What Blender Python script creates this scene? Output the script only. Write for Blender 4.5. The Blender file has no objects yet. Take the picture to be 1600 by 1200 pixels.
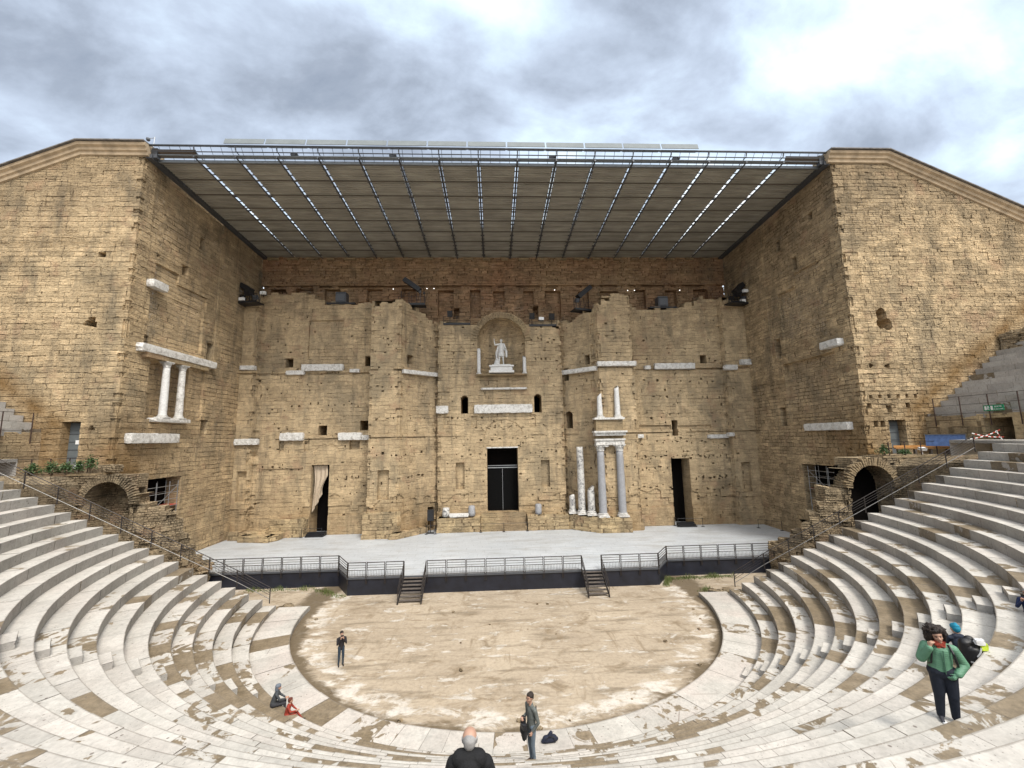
import bpy, bmesh, math, random
import numpy as np
from mathutils import Vector, Matrix
R = math.radians
sc = bpy.context.scene
COL = sc.collection
# ------------------------------------------------------------------ camera
cam_d = bpy.data.cameras.new('camera'); cam = bpy.data.objects.new('camera', cam_d); COL.objects.link(cam)
PITCH, YAW, ROLL = R(7.58), R(2.51), R(-1.1)
cam_d.sensor_width = 36; cam_d.lens = 36*645/1600; cam_d.clip_start = .1; cam_d.clip_end = 3000
cam.location = (-.79, 0, 11.76)
cam.matrix_world = (Matrix.Translation((-.79, 0, 11.76)) @ Matrix.Rotation(-YAW, 4, 'Z')
                    @ Matrix.Rotation(R(90)+PITCH, 4, 'X') @ Matrix.Rotation(ROLL, 4, 'Z'))
sc.camera = cam
# ------------------------------------------------------------------ sky: a broken grey overcast, brightest behind and above the seats
world = bpy.data.worlds.new('World'); sc.world = world; world.use_nodes = True
SUN_EL, SUN_AZ = R(50), R(152)      # azimuth measured clockwise from +Y
def build_world():
    nt = world.node_tree; N = nt.nodes; L = nt.links; N.clear()
    out = N.new('ShaderNodeOutputWorld')
    sky = N.new('ShaderNodeTexSky'); sky.sky_type = 'NISHITA'; sky.sun_disc = False
    sky.sun_elevation = SUN_EL; sky.sun_rotation = SUN_AZ
    bg1 = N.new('ShaderNodeBackground'); bg1.inputs[1].default_value = .09; L.new(sky.outputs[0], bg1.inputs[0])
    tc = N.new('ShaderNodeTexCoord'); sep = N.new('ShaderNodeSeparateXYZ'); L.new(tc.outputs['Generated'], sep.inputs[0])
    def m(op, a, b=None, c=None):
        n = N.new('ShaderNodeMath'); n.operation = op
        for i, v in enumerate((a, b, c)):
            if v is None: continue
            if isinstance(v, (int, float)): n.inputs[i].default_value = v
            else: L.new(v, n.inputs[i])
        return n.outputs[0]
    x, y, z = sep.outputs
    zz = m('ADD', m('MAXIMUM', z, 0.0), .50)
    u = m('DIVIDE', x, zz); v = m('DIVIDE', y, zz)
    cmb = N.new('ShaderNodeCombineXYZ'); L.new(u, cmb.inputs[0]); L.new(v, cmb.inputs[1]); cmb.inputs[2].default_value = 3.3
    def noise(scale, detail, rough, dist, off):
        mp = N.new('ShaderNodeMapping'); mp.inputs['Location'].default_value = off; mp.inputs['Rotation'].default_value = (0, 0, R(-24))
        mp.inputs['Scale'].default_value = (1, 1.5, 1)
        L.new(cmb.outputs[0], mp.inputs[0])
        n = N.new('ShaderNodeTexNoise'); n.inputs['Scale'].default_value = scale; n.inputs['Detail'].default_value = detail
        n.inputs['Roughness'].default_value = rough; n.inputs['Distortion'].default_value = dist
        L.new(mp.outputs[0], n.inputs[0]); return n.outputs[0]
    n1 = noise(1.5, 3, .45, .3, (1.3, 2.2, 0)); n2 = noise(4.2, 9, .56, .25, (4.1, .2, 0))
    n3 = noise(11, 6, .6, .2, (.4, 7.2, 0)); cl = m('ADD', m('ADD', m('MULTIPLY', n1, .64), m('MULTIPLY', n2, .48)), m('MULTIPLY', m('SUBTRACT', n3, .5), .10)); cl = m('ADD', cl, -.022)
    # broad bright opening in the cloud up to the right, and small ones near the roof line
    def blob(du, dv, su, sv, amp):
        a = m('DIVIDE', m('SUBTRACT', u, du), su); b = m('DIVIDE', m('SUBTRACT', v, dv), sv)
        d = m('ADD', m('MULTIPLY', a, a), m('MULTIPLY', b, b))
        return m('MULTIPLY', m('POWER', 2.718, m('MULTIPLY', d, -1)), amp)
    # (u, v) of the cloud openings: wide bright gap up to the right, paler sky low on the left and over the roof
    cl = m('ADD', cl, blob(.50, .64, .15, .30, .125)); cl = m('ADD', cl, blob(.56, .88, .18, .20, .13))
    cl = m('ADD', cl, blob(-.85, 1.05, .25, .16, .17)); cl = m('ADD', cl, blob(0.02, .93, .16, .10, .10))
    cl = m('ADD', cl, blob(-.15, .62, .33, .16, -.06)); cl = m('ADD', cl, blob(-.65, .70, .25, .14, -.03))
    cl = m('ADD', cl, blob(.80, .85, .10, .12, -.05)); cl = m('ADD', cl, blob(1.0, 1.05, .3, .14, .12))
    rp = N.new('ShaderNodeValToRGB'); e = rp.color_ramp.elements
    e[0].position = .37; e[0].color = (.20, .24, .31, 1)
    e[1].position = .80; e[1].color = (1.0, 1.03, 1.05, 1)
    for p, c in ((.45, (.30, .345, .42, 1)), (.53, (.45, .52, .63, 1)), (.60, (.60, .72, .85, 1)), (.68, (.84, .93, 1.0, 1))):
        q = e.new(p); q.color = c
    L.new(cl, rp.inputs[0])
    # overcast sky is brightest towards the hidden sun, behind the camera and overhead
    sd = (math.sin(SUN_AZ)*math.cos(SUN_EL), math.cos(SUN_AZ)*math.cos(SUN_EL), math.sin(SUN_EL))
    dot = N.new('ShaderNodeVectorMath'); dot.operation = 'DOT_PRODUCT'; L.new(tc.outputs['Generated'], dot.inputs[0]); dot.inputs[1].default_value = sd
    mr = N.new('ShaderNodeMapRange'); mr.interpolation_type = 'SMOOTHSTEP'
    mr.inputs['From Min'].default_value = .38; mr.inputs['From Max'].default_value = 1.0
    mr.inputs['To Min'].default_value = 1.0; mr.inputs['To Max'].default_value = 2.4
    L.new(dot.outputs['Value'], mr.inputs['Value'])
    bg2 = N.new('ShaderNodeBackground'); L.new(rp.outputs[0], bg2.inputs[0])
    L.new(m('MULTIPLY', mr.outputs[0], .98), bg2.inputs[1])
    wm = N.new('ShaderNodeMix'); wm.data_type = 'RGBA'; L.new(m('MULTIPLY', m('SUBTRACT', mr.outputs[0], 1.0), .4), wm.inputs[0])
    L.new(rp.outputs[0], wm.inputs[6]); wm.inputs[7].default_value = (.95, .88, .78, 1); L.new(wm.outputs[2], bg2.inputs[0])
    mx = N.new('ShaderNodeMixShader'); mx.inputs[0].default_value = .9
    L.new(bg1.outputs[0], mx.inputs[1]); L.new(bg2.outputs[0], mx.inputs[2]); L.new(mx.outputs[0], out.inputs[0])
build_world()
sun_d = bpy.data.lights.new('sun', 'SUN'); sun = bpy.data.objects.new('sun', sun_d); COL.objects.link(sun)
sun_d.energy = 2.0; sun_d.angle = R(15); sun_d.color = (1, .955, .88)
sun.rotation_euler = (R(90)-SUN_EL, 0, math.pi-SUN_AZ)
sc.view_settings.view_transform = 'Standard'; sc.view_settings.look = 'None'; sc.view_settings.exposure = 0.62; sc.view_settings.gamma = 1
sc.render.engine = 'CYCLES'
try: sc.cycles.max_bounces = 6; sc.cycles.diffuse_bounces = 4
except Exception: pass

# ------------------------------------------------------------------ helpers: objects
def tag(o, label=None, cat=None, group=None, kind=None):
    if label: o['label'] = label
    if cat: o['category'] = cat
    if group: o['group'] = group
    if kind: o['kind'] = kind
    return o
def thing(name, label, cat, loc=(0, 0, 0), rz=0, group=None):
    o = bpy.data.objects.new(name, None); COL.objects.link(o); o.location = loc; o.rotation_euler = (0, 0, rz)
    o.empty_display_size = .2
    return tag(o, label, cat, group)
def copy_tree(o, parent=None):
    c = o.copy(); COL.objects.link(c); c.parent = parent
    for ch in list(o.children): copy_tree(ch, c)
    return c
class MB:
    """collects quads/polys, builds ONE mesh object"""
    def __init__(s): s.v = []; s.f = []; s.sm = []
    def add(s, vs, fs, smooth=False):
        b = len(s.v); s.v += [tuple(v) for v in vs]; s.f += [tuple(b+i for i in f) for f in fs]; s.sm += [smooth]*len(fs); return s
    def box(s, c, d, rz=0, rx=0, ry=0, taper=1):
        hx, hy, hz = d[0]/2, d[1]/2, d[2]/2
        M = Matrix.Translation(c) @ Matrix.Rotation(rz, 4, 'Z') @ Matrix.Rotation(ry, 4, 'Y') @ Matrix.Rotation(rx, 4, 'X')
        P = [M @ Vector((x*(taper if z > 0 else 1), y*(taper if z > 0 else 1), z)) for z in (-hz, hz) for x, y in ((-hx, -hy), (hx, -hy), (hx, hy), (-hx, hy))]
        return s.add(P, [(3, 2, 1, 0), (4, 5, 6, 7), (0, 1, 5, 4), (1, 2, 6, 5), (2, 3, 7, 6), (3, 0, 4, 7)])
    def tube(s, a, b, r, n=6, r2=None):
        a, b = Vector(a), Vector(b); r2 = r if r2 is None else r2; d = (b-a)
        if d.length < 1e-6: return s
        q = d.to_track_quat('Z', 'Y')
        P = [a + q @ Vector((math.cos(t)*r, math.sin(t)*r, 0)) for t in [2*math.pi*i/n for i in range(n)]]
        P += [b + q @ Vector((math.cos(t)*r2, math.sin(t)*r2, 0)) for t in [2*math.pi*i/n for i in range(n)]]
        return s.add(P, [(i, (i+1) % n, n+(i+1) % n, n+i) for i in range(n)] + [tuple(range(n-1, -1, -1)), tuple(range(n, 2*n))], n > 6)
    def path(s, pts, r, n=6):
        for a, b in zip(pts, pts[1:]): s.tube(a, b, r, n)
        return s
    def lathe(s, c, prof, n=20, sx=1, sy=1, wob=0, seed=0):
        rnd = random.Random(seed); P = []; c = Vector(c)
        for r, z in prof:
            for i in range(n):
                t = 2*math.pi*i/n; k = r*(1+wob*rnd.uniform(-1, 1)); P.append(c+Vector((k*math.cos(t)*sx, k*math.sin(t)*sy, z)))
        F = [(j*n+i, j*n+(i+1) % n, (j+1)*n+(i+1) % n, (j+1)*n+i) for j in range(len(prof)-1) for i in range(n)]
        F += [tuple(range(n-1, -1, -1)), tuple(range((len(prof)-1)*n, len(prof)*n))]
        return s.add(P, F, True)
    def prism(s, poly, h0, h1, axis='Z'):
        n = len(poly)
        def p(a, b, h): return {'Z': (a, b, h), 'Y': (a, h, b), 'X': (h, a, b)}[axis]
        P = [p(a, b, h0) for a, b in poly]+[p(a, b, h1) for a, b in poly]
        return s.add(P, [(i, (i+1) % n, n+(i+1) % n, n+i) for i in range(n)]+[tuple(range(n-1, -1, -1)), tuple(range(n, 2*n))])
    def rock(s, c, d, seed=0, rz=0, sub=2, amp=.18):
        rnd = random.Random(seed); bm = bmesh.new(); bmesh.ops.create_cube(bm, size=1)
        bmesh.ops.subdivide_edges(bm, edges=bm.edges[:], cuts=sub, use_grid_fill=True)
        M = Matrix.Translation(c) @ Matrix.Rotation(rz, 4, 'Z')
        vs = []
        for v in bm.verts:
            p = v.co.copy(); q = p.normalized()*.62; p = p.lerp(q, .22)
            p += Vector([rnd.uniform(-1, 1) for _ in range(3)])*amp*.35
            vs.append(M @ Vector((p.x*d[0], p.y*d[1], p.z*d[2])))
        fs = [tuple(v.index for v in f.verts) for f in bm.faces]; bm.free()
        return s.add(vs, fs)
    def build(s, name, mat, parent=None, bevel=0):
        me = bpy.data.meshes.new(name); me.from_pydata(s.v, [], s.f); me.polygons.foreach_set('use_smooth', s.sm); me.update()
        bm = bmesh.new(); bm.from_mesh(me); bmesh.ops.recalc_face_normals(bm, faces=bm.faces); bm.to_mesh(me); bm.free()
        o = bpy.data.objects.new(name, me); COL.objects.link(o); me.materials.append(mat)
        if parent: o.parent = parent
        if bevel:
            b = o.modifiers.new('bevel', 'BEVEL'); b.width = bevel; b.segments = 2; b.limit_method = 'ANGLE'
        return o
# ------------------------------------------------------------------ helpers: materials
def mat_new(name):
    m = bpy.data.materials.new(name); m.use_nodes = True; nt = m.node_tree; b = nt.nodes['Principled BSDF']; return m, nt, b
class NT:
    def __init__(s, nt): s.nt = nt; s.N = nt.nodes; s.L = nt.links
    def _in(s, sock, v):
        if v is None: return
        if hasattr(v, 'links'): s.L.new(v, sock)
        else: sock.default_value = v
    def m(s, op, a, b=None, c=None, clamp=False):
        n = s.N.new('ShaderNodeMath'); n.operation = op; n.use_clamp = clamp
        for i, v in enumerate((a, b, c)): s._in(n.inputs[i], v)
        return n.outputs[0]
    def noise(s, vec, scale, detail=4, rough=.5, dist=0):
        n = s.N.new('ShaderNodeTexNoise'); s._in(n.inputs['Vector'], vec); n.inputs['Scale'].default_value = scale
        n.inputs['Detail'].default_value = detail; n.inputs['Roughness'].default_value = rough; n.inputs['Distortion'].default_value = dist
        return n.outputs[0]
    def vor(s, vec, scale, feat='F1', rnd=1):
        n = s.N.new('ShaderNodeTexVoronoi'); n.feature = feat; s._in(n.inputs['Vector'], vec); n.inputs['Scale'].default_value = scale
        n.inputs['Randomness'].default_value = rnd; return n.outputs[0]
    def ramp(s, f, stops, interp='LINEAR'):
        n = s.N.new('ShaderNodeValToRGB'); n.color_ramp.interpolation = interp; e = n.color_ramp.elements
        while len(e) < len(stops): e.new(.5)
        for q, (p, c) in zip(e, stops): q.position = p; q.color = (c, c, c, 1) if isinstance(c, (int, float)) else (*c, 1)
        s._in(n.inputs[0], f); return n.outputs[0]
    def mix(s, f, a, b, mode='MIX'):
        n = s.N.new('ShaderNodeMix'); n.data_type = 'RGBA'; n.blend_type = mode; s._in(n.inputs[0], f)
        for k, v in ((6, a), (7, b)):
            if isinstance(v, tuple) and len(v) == 3: v = (*v, 1)
            s._in(n.inputs[k], v)
        return n.outputs[2]
    def attr(s, name):
        n = s.N.new('ShaderNodeAttribute'); n.attribute_name = name; return n.outputs['Fac']
    def obj(s): return s.N.new('ShaderNodeTexCoord').outputs['Object']
    def geo(s, k='Position'): return s.N.new('ShaderNodeNewGeometry').outputs[k]
    def mapv(s, vec, scale=(1, 1, 1), rot=(0, 0, 0), loc=(0, 0, 0)):
        n = s.N.new('ShaderNodeMapping'); s._in(n.inputs[0], vec); n.inputs['Scale'].default_value = scale; n.inputs['Rotation'].default_value = rot
        n.inputs['Location'].default_value = loc; return n.outputs[0]
    def sep(s, vec):
        n = s.N.new('ShaderNodeSeparateXYZ'); s._in(n.inputs[0], vec); return n.outputs
    def bump(s, h, strength, dist, bsdf, prev=None):
        n = s.N.new('ShaderNodeBump'); n.inputs['Strength'].default_value = strength; n.inputs['Distance'].default_value = dist
        s._in(n.inputs['Height'], h)
        if prev is not None: s.L.new(prev, n.inputs['Normal'])
        if bsdf: s.L.new(n.outputs[0], bsdf.inputs['Normal'])
        return n.outputs[0]
def plain(name, col, rough=.7, metal=0, var=.15, scale=6, bump=0):
    m, nt, b = mat_new(name); t = NT(nt); p = t.obj(); n = t.noise(p, scale, 5, .6)
    f = t.ramp(n, [(.3, 1-var), (.7, 1+var)])
    c = t.mix(1.0, (*col, 1), f, 'MULTIPLY'); nt.links.new(c, b.inputs['Base Color'])
    b.inputs['Roughness'].default_value = rough; b.inputs['Metallic'].default_value = metal
    if bump: t.bump(t.noise(p, scale*5, 4), bump, .02, b)
    return m
def sandstone(name, base, alt, dark, rough_amt=1.0, brick=False, grey=.5, strata=1.0, tc=1.0, brk=(.95, .42, .022, (0, 0, 0)), bvar=.6, upz=0):
    """weathered ashlar: per-block tone comes with the mesh; streaks, lichen and rusty seepage from noise with a shape of its own"""
    m, nt, b = mat_new(name); t = NT(nt); p = t.geo()
    tone = t.attr('tone'); joint = t.attr('joint'); seep = t.attr('seep')
    big = t.noise(p, .16, 5, .6, .4); med = t.noise(p, .9, 6, .65); fine = t.noise(p, 6, 6, .7)
    c = t.mix(t.ramp(big, [(.36, 0), (.64, 1)]), base, alt)
    c = t.mix(1.0, c, t.ramp(tone, [(0, 1-.20*tc), (.5, 1.0), (.97, 1+.16*tc), (1, 1+.26*tc)]), 'MULTIPLY')
    ps = t.sep(p); dn = t.noise(p, 1.3, 4, .6); cb = t.N.new('ShaderNodeCombineXYZ')
    t.L.new(t.m('ADD', t.m('ADD', ps[0], ps[1]), t.m('MULTIPLY', dn, .6)), cb.inputs[0]); t.L.new(t.m('ADD', ps[2], t.m('MULTIPLY', t.noise(t.mapv(p, loc=(8, 8, 8)), .7, 4, .6), .42)), cb.inputs[1])
    def bricks(bw, bh, mort, loc):
        bt = t.N.new('ShaderNodeTexBrick'); t.L.new(t.mapv(cb.outputs[0], loc=loc), bt.inputs[0]); bt.inputs['Scale'].default_value = 1; bt.inputs['Brick Width'].default_value = bw; bt.inputs['Row Height'].default_value = bh
        bt.inputs['Mortar Size'].default_value = mort; bt.inputs['Mortar Smooth'].default_value = .6; bt.inputs['Color1'].default_value = (.35, .35, .35, 1); bt.inputs['Color2'].default_value = (.65, .65, .65, 1); bt.inputs['Mortar'].default_value = (.5, .5, .5, 1)
        bt.offset = .37; bt.squash = .7; bt.squash_frequency = 3; return bt.outputs[0], bt.outputs[1]
    bcol, bfac = bricks(*brk)
    bmask = t.m('MULTIPLY', bfac, t.ramp(t.noise(t.mapv(p, loc=(3, 1, 7)), .9, 5, .65), [(.42, .05), (.62, 1)]))
    c = t.mix(1.0, c, t.ramp(bcol, [(.34, 1-.22*bvar), (.5, 1), (.66, 1+.20*bvar)]), 'MULTIPLY')
    c = t.mix(t.m('MULTIPLY', bmask, .85), c, dark)
    c = t.mix(1.0, c, t.ramp(med, [(.22, .58), (.42, .90), (.55, 1.02), (.8, 1.25)]), 'MULTIPLY')
    c = t.mix(1.0, c, t.ramp(fine, [(.25, .62), (.45, .95), (.55, 1.03), (.75, 1.2)]), 'MULTIPLY')
    # bedding streaks inside the stone
    st = t.noise(t.mapv(p, (.9, .9, 9)), 1.6, 5, .65)
    c = t.mix(1.0, c, t.ramp(st, [(.28, 1-.48*strata), (.42, .95), (.5, 1.0), (.75, 1+.14*strata)]), 'MULTIPLY')
    # grey-green weathering patches and vertical washes
    g1 = t.noise(t.mapv(p, (1, 1, .55), loc=(7, 3, 1)), .33, 6, .65, .6)
    c = t.mix(t.ramp(g1, [(.50, 0), (.64, grey)]), c, (.150, .130, .092))
    ws = t.noise(t.mapv(p, (1, 1, .12), loc=(2, 9, 4)), 1.1, 5, .6)
    c = t.mix(t.ramp(ws, [(.53, 0), (.68, grey*.85)]), c, (.12, .10, .075))
    if upz:
        uz = t.ramp(t.m('DIVIDE', t.m('ADD', ps[2], t.m('MULTIPLY', t.noise(t.mapv(p, loc=(4, 4, 4)), .3, 5, .6), 14)), 50), [(.70, 0), (.80, upz)]); c = t.mix(uz, c, t.mix(1.0, c, (.60, .60, .62, 1), 'MULTIPLY'))
    # pinkish and ochre stones here and there
    pk = t.noise(t.mapv(p, loc=(31, 11, 5)), .5, 3, .6)
    c = t.mix(t.ramp(pk, [(.58, 0), (.68, .35)]), c, (.36, .215, .135))
    c = t.mix(t.m('MULTIPLY', seep, t.ramp(t.noise(t.mapv(p, (1, 1, .5)), .8, 5, .6), [(.3, .35), (.6, 1)])), c, (.185, .10, .03))
    # pits and small putlog dots
    v = t.vor(t.mapv(p, (1, 1, 1.25)), 1.9)
    pit = t.m('MULTIPLY', t.ramp(v, [(.045, 1), (.075, 0)]), t.ramp(t.noise(p, .22, 3), [(.44, 0), (.52, 1)]))
    v2 = t.vor(p, 7.0); pit2 = t.m('MULTIPLY', t.ramp(v2, [(.06, 1), (.11, 0)]), t.ramp(t.noise(t.mapv(p, loc=(5, 5, 5)), .5, 3), [(.5, 0), (.6, .8)]))
    pits = t.m('MAXIMUM', pit, pit2)
    c = t.mix(t.m('MULTIPLY', pits, .8), c, (.03, .022, .014))
    c = t.mix(t.m('MULTIPLY', joint, t.ramp(med, [(.3, .35), (.6, .85)])), c, dark)
    nt.links.new(c, b.inputs['Base Color']); b.inputs['Roughness'].default_value = .93
    b.inputs['Specular IOR Level'].default_value = .15
    h = t.m('ADD', t.m('ADD', t.m('MULTIPLY', med, .9), t.m('MULTIPLY', fine, .5)), t.m('MULTIPLY', st, .8))
    h = t.m('SUBTRACT', h, t.m('MULTIPLY', pits, .6)); h = t.m('SUBTRACT', h, t.m('MULTIPLY', joint, .35))
    h = t.m('SUBTRACT', h, t.m('MULTIPLY', bmask, .9))
    t.bump(h, .85*rough_amt, .11, b)
    return m
M = {}
M['tower'] = sandstone('tower_stone', (.55, .415, .25), (.45, .335, .20), (.06, .042, .026), 1.2, grey=.4, strata=.9, tc=.8, brk=(.85, .37, .026, (0, .1, 0)), bvar=.8, upz=.8)
M['wall'] = sandstone('stage_wall_stone', (.54, .41, .25), (.44, .33, .20), (.06, .042, .026), .9, grey=.5, strata=.8, tc=.4, brk=(1.1, .45, .014, (.3, .2, 0)), bvar=.4)
M['brick'] = sandstone('red_rubble_stone', (.34, .20, .115), (.38, .26, .15), (.04, .025, .015), 1.1, grey=.3)
M['tower_left'] = sandstone('left_tower_stone', (.55, .415, .25), (.45, .335, .20), (.06, .042, .026), 1.2, grey=.5, strata=1.2, tc=.7, brk=(1.35, .44, .022, (.2, .15, 0)), bvar=.5, upz=.5)
M['rubble'] = sandstone('rubble_stone', (.46, .36, .23), (.31, .235, .15), (.03, .02, .012), 1.3, grey=.45, brk=(.35, .17, .03, (0, 0, 0)), bvar=1.2)
M['podium'] = sandstone('podium_stone', (.47, .36, .21), (.38, .28, .17), (.08, .055, .035), .9, grey=.4)
def white_marble(name, col=(.68, .66, .62), dark=(.22, .19, .155), amt=.6, scale=3.0):
    m, nt, b = mat_new(name); t = NT(nt); p = t.obj(); n = t.noise(p, scale, 8, .7, .6); n2 = t.noise(p, scale*4, 5, .6)
    c = t.mix(t.ramp(n, [(.46, 0), (.64, amt)]), col, dark); c = t.mix(1, c, t.ramp(n2, [(.3, .82), (.7, 1.1)]), 'MULTIPLY')
    nt.links.new(c, b.inputs['Base Color']); b.inputs['Roughness'].default_value = .7
    t.bump(t.m('ADD', n, n2), .5, .03, b); return m
M['marble'] = white_marble('white_marble'); M['statue'] = white_marble('statue_marble', (.68, .67, .645), (.4, .37, .33), .35, 2.2)
M['grey_marble'] = white_marble('grey_granite', (.34, .34, .35), (.24, .235, .24), .4, 2.0)
M['breccia'] = white_marble('breccia', (.62, .60, .56), (.07, .07, .08), .95, 3.2)
M['breccia'].node_tree.nodes['Principled BSDF'].inputs['Roughness'].default_value = .5
def limestone(name, top=True, pink=.0, boost=1.0):
    """pale limestone seat blocks: cut joints from the mesh, wet brown slabs, pock marks, dirt, painted shadow line at tread edges"""
    m, nt, b = mat_new(name); t = NT(nt); p = t.geo()
    tone = t.attr('tone'); brown = t.attr('brown'); edge = t.attr('edge')
    big = t.noise(p, .8, 5, .6); fine = t.noise(p, 9, 6, .7); med = t.noise(p, 2.6, 5, .65, .5)
    c = t.mix(t.ramp(big, [(.35, 0), (.65, 1)]), (.57, .535, .48), (.48, .45, .40))
    c = t.mix(t.ramp(t.noise(p, .35, 3), [(.45, 0), (.65, .4+pink)]), c, (.56, .495, .44))
    c = t.mix(1, c, t.ramp(tone, [(0, .89), (1, 1.07)]), 'MULTIPLY')
    c = t.mix(1, c, t.ramp(fine, [(.3, .84), (.7, 1.1)]), 'MULTIPLY')
    c = t.mix(1, c, t.ramp(med, [(.25, .80), (.5, 1), (.8, 1.06)]), 'MULTIPLY')
    nb = t.noise(t.mapv(p, loc=(3, 8, 2)), 1.5, 6, .6, .6)
    bm_ = t.ramp(t.m('ADD', brown, t.m('MULTIPLY', t.m('SUBTRACT', nb, .5), 1.5)), [(.60, 0), (.64, 1)])
    bc = t.mix(t.ramp(big, [(.35, 0), (.65, 1)]), (.20, .155, .10), (.27, .215, .15)); bc = t.mix(1, bc, t.ramp(fine, [(.3, .72), (.7, 1.2)]), 'MULTIPLY'); bc = t.mix(1, bc, t.ramp(med, [(.3, .8), (.7, 1.25)]), 'MULTIPLY')
    c = t.mix(bm_, c, bc)
    v = t.vor(t.mapv(p, (1, 1, 1)), 3.3); pk = t.m('MULTIPLY', t.ramp(v, [(.08, 1), (.13, 0)]), t.ramp(t.noise(t.mapv(p, loc=(9, 1, 1)), 1.3, 3), [(.46, 0), (.54, 1)]))
    c = t.mix(t.m('MULTIPLY', pk, .75), c, (.13, .10, .08))
    v3 = t.vor(p, 14); c = t.mix(t.m('MULTIPLY', t.ramp(v3, [(.10, 1), (.18, 0)]), t.ramp(t.noise(p, .7, 2), [(.38, .15), (.55, .75)])), c, (.16, .14, .12))
    cr = t.vor(t.mapv(p, loc=(1, 2, 3)), .55, 'DISTANCE_TO_EDGE')
    crk = t.m('MULTIPLY', t.ramp(cr, [(.004, 1), (.010, 0)]), t.ramp(t.noise(p, .4, 2), [(.60, 0), (.63, .7)]))
    if pink == 0: crk = t.m('MULTIPLY', crk, 0.0)
    c = t.mix(crk, c, (.16, .11, .085))
    c = t.mix(t.m('MULTIPLY', t.ramp(t.m('ADD', edge, t.m('MULTIPLY', fine, .012)), [(.008, 1), (.022, 0)]), t.ramp(med, [(.3, .4), (.55, .9)])), c, (.12, .10, .08))
    c = t.mix(t.m('MULTIPLY', t.ramp(t.m('ADD', t.attr('lip'), t.m('MULTIPLY', med, .10)), [(.09, 1), (.17, 0)]), .55), c, (.17, .145, .115))  # nosing shadow painted as a dark line along tread edges, with some dirt
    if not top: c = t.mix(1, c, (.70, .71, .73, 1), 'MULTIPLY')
    nt.links.new(c, b.inputs['Base Color'])
    b.inputs['Specular IOR Level'].default_value = .3
    nt.links.new(t.ramp(bm_, [(0, .85), (1, .45)]), b.inputs['Roughness'])
    h = t.m('SUBTRACT', t.m('ADD', t.m('MULTIPLY', med, .6), fine), t.m('MULTIPLY', pk, .8))
    t.bump(t.m('SUBTRACT', h, crk), .35, .03, b)
    return m
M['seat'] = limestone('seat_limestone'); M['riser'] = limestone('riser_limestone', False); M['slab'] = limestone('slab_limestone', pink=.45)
M['iron'] = plain('dark_iron', (.045, .038, .035), .55, .5, .3, 4); M['steel'] = plain('galvanised_steel', (.42, .43, .44), .4, .7, .1)
M['black'] = plain('black_paint', (.012, .012, .014), .5, 0, .3); M['dark'] = plain('unlit_interior_black', (.006, .005, .0045), 1); M['void_paint'] = plain('matt_black_door', (.006, .006, .006), 1)  # 'dark' paints the blackness of unlit interiors onto backing sheets
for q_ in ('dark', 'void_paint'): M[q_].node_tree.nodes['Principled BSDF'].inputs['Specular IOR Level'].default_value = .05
M['darkgrey'] = plain('dark_grey', (.07, .075, .085), .5); M['white'] = plain('white_paint', (.75, .75, .74), .5, 0, .05)
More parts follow.
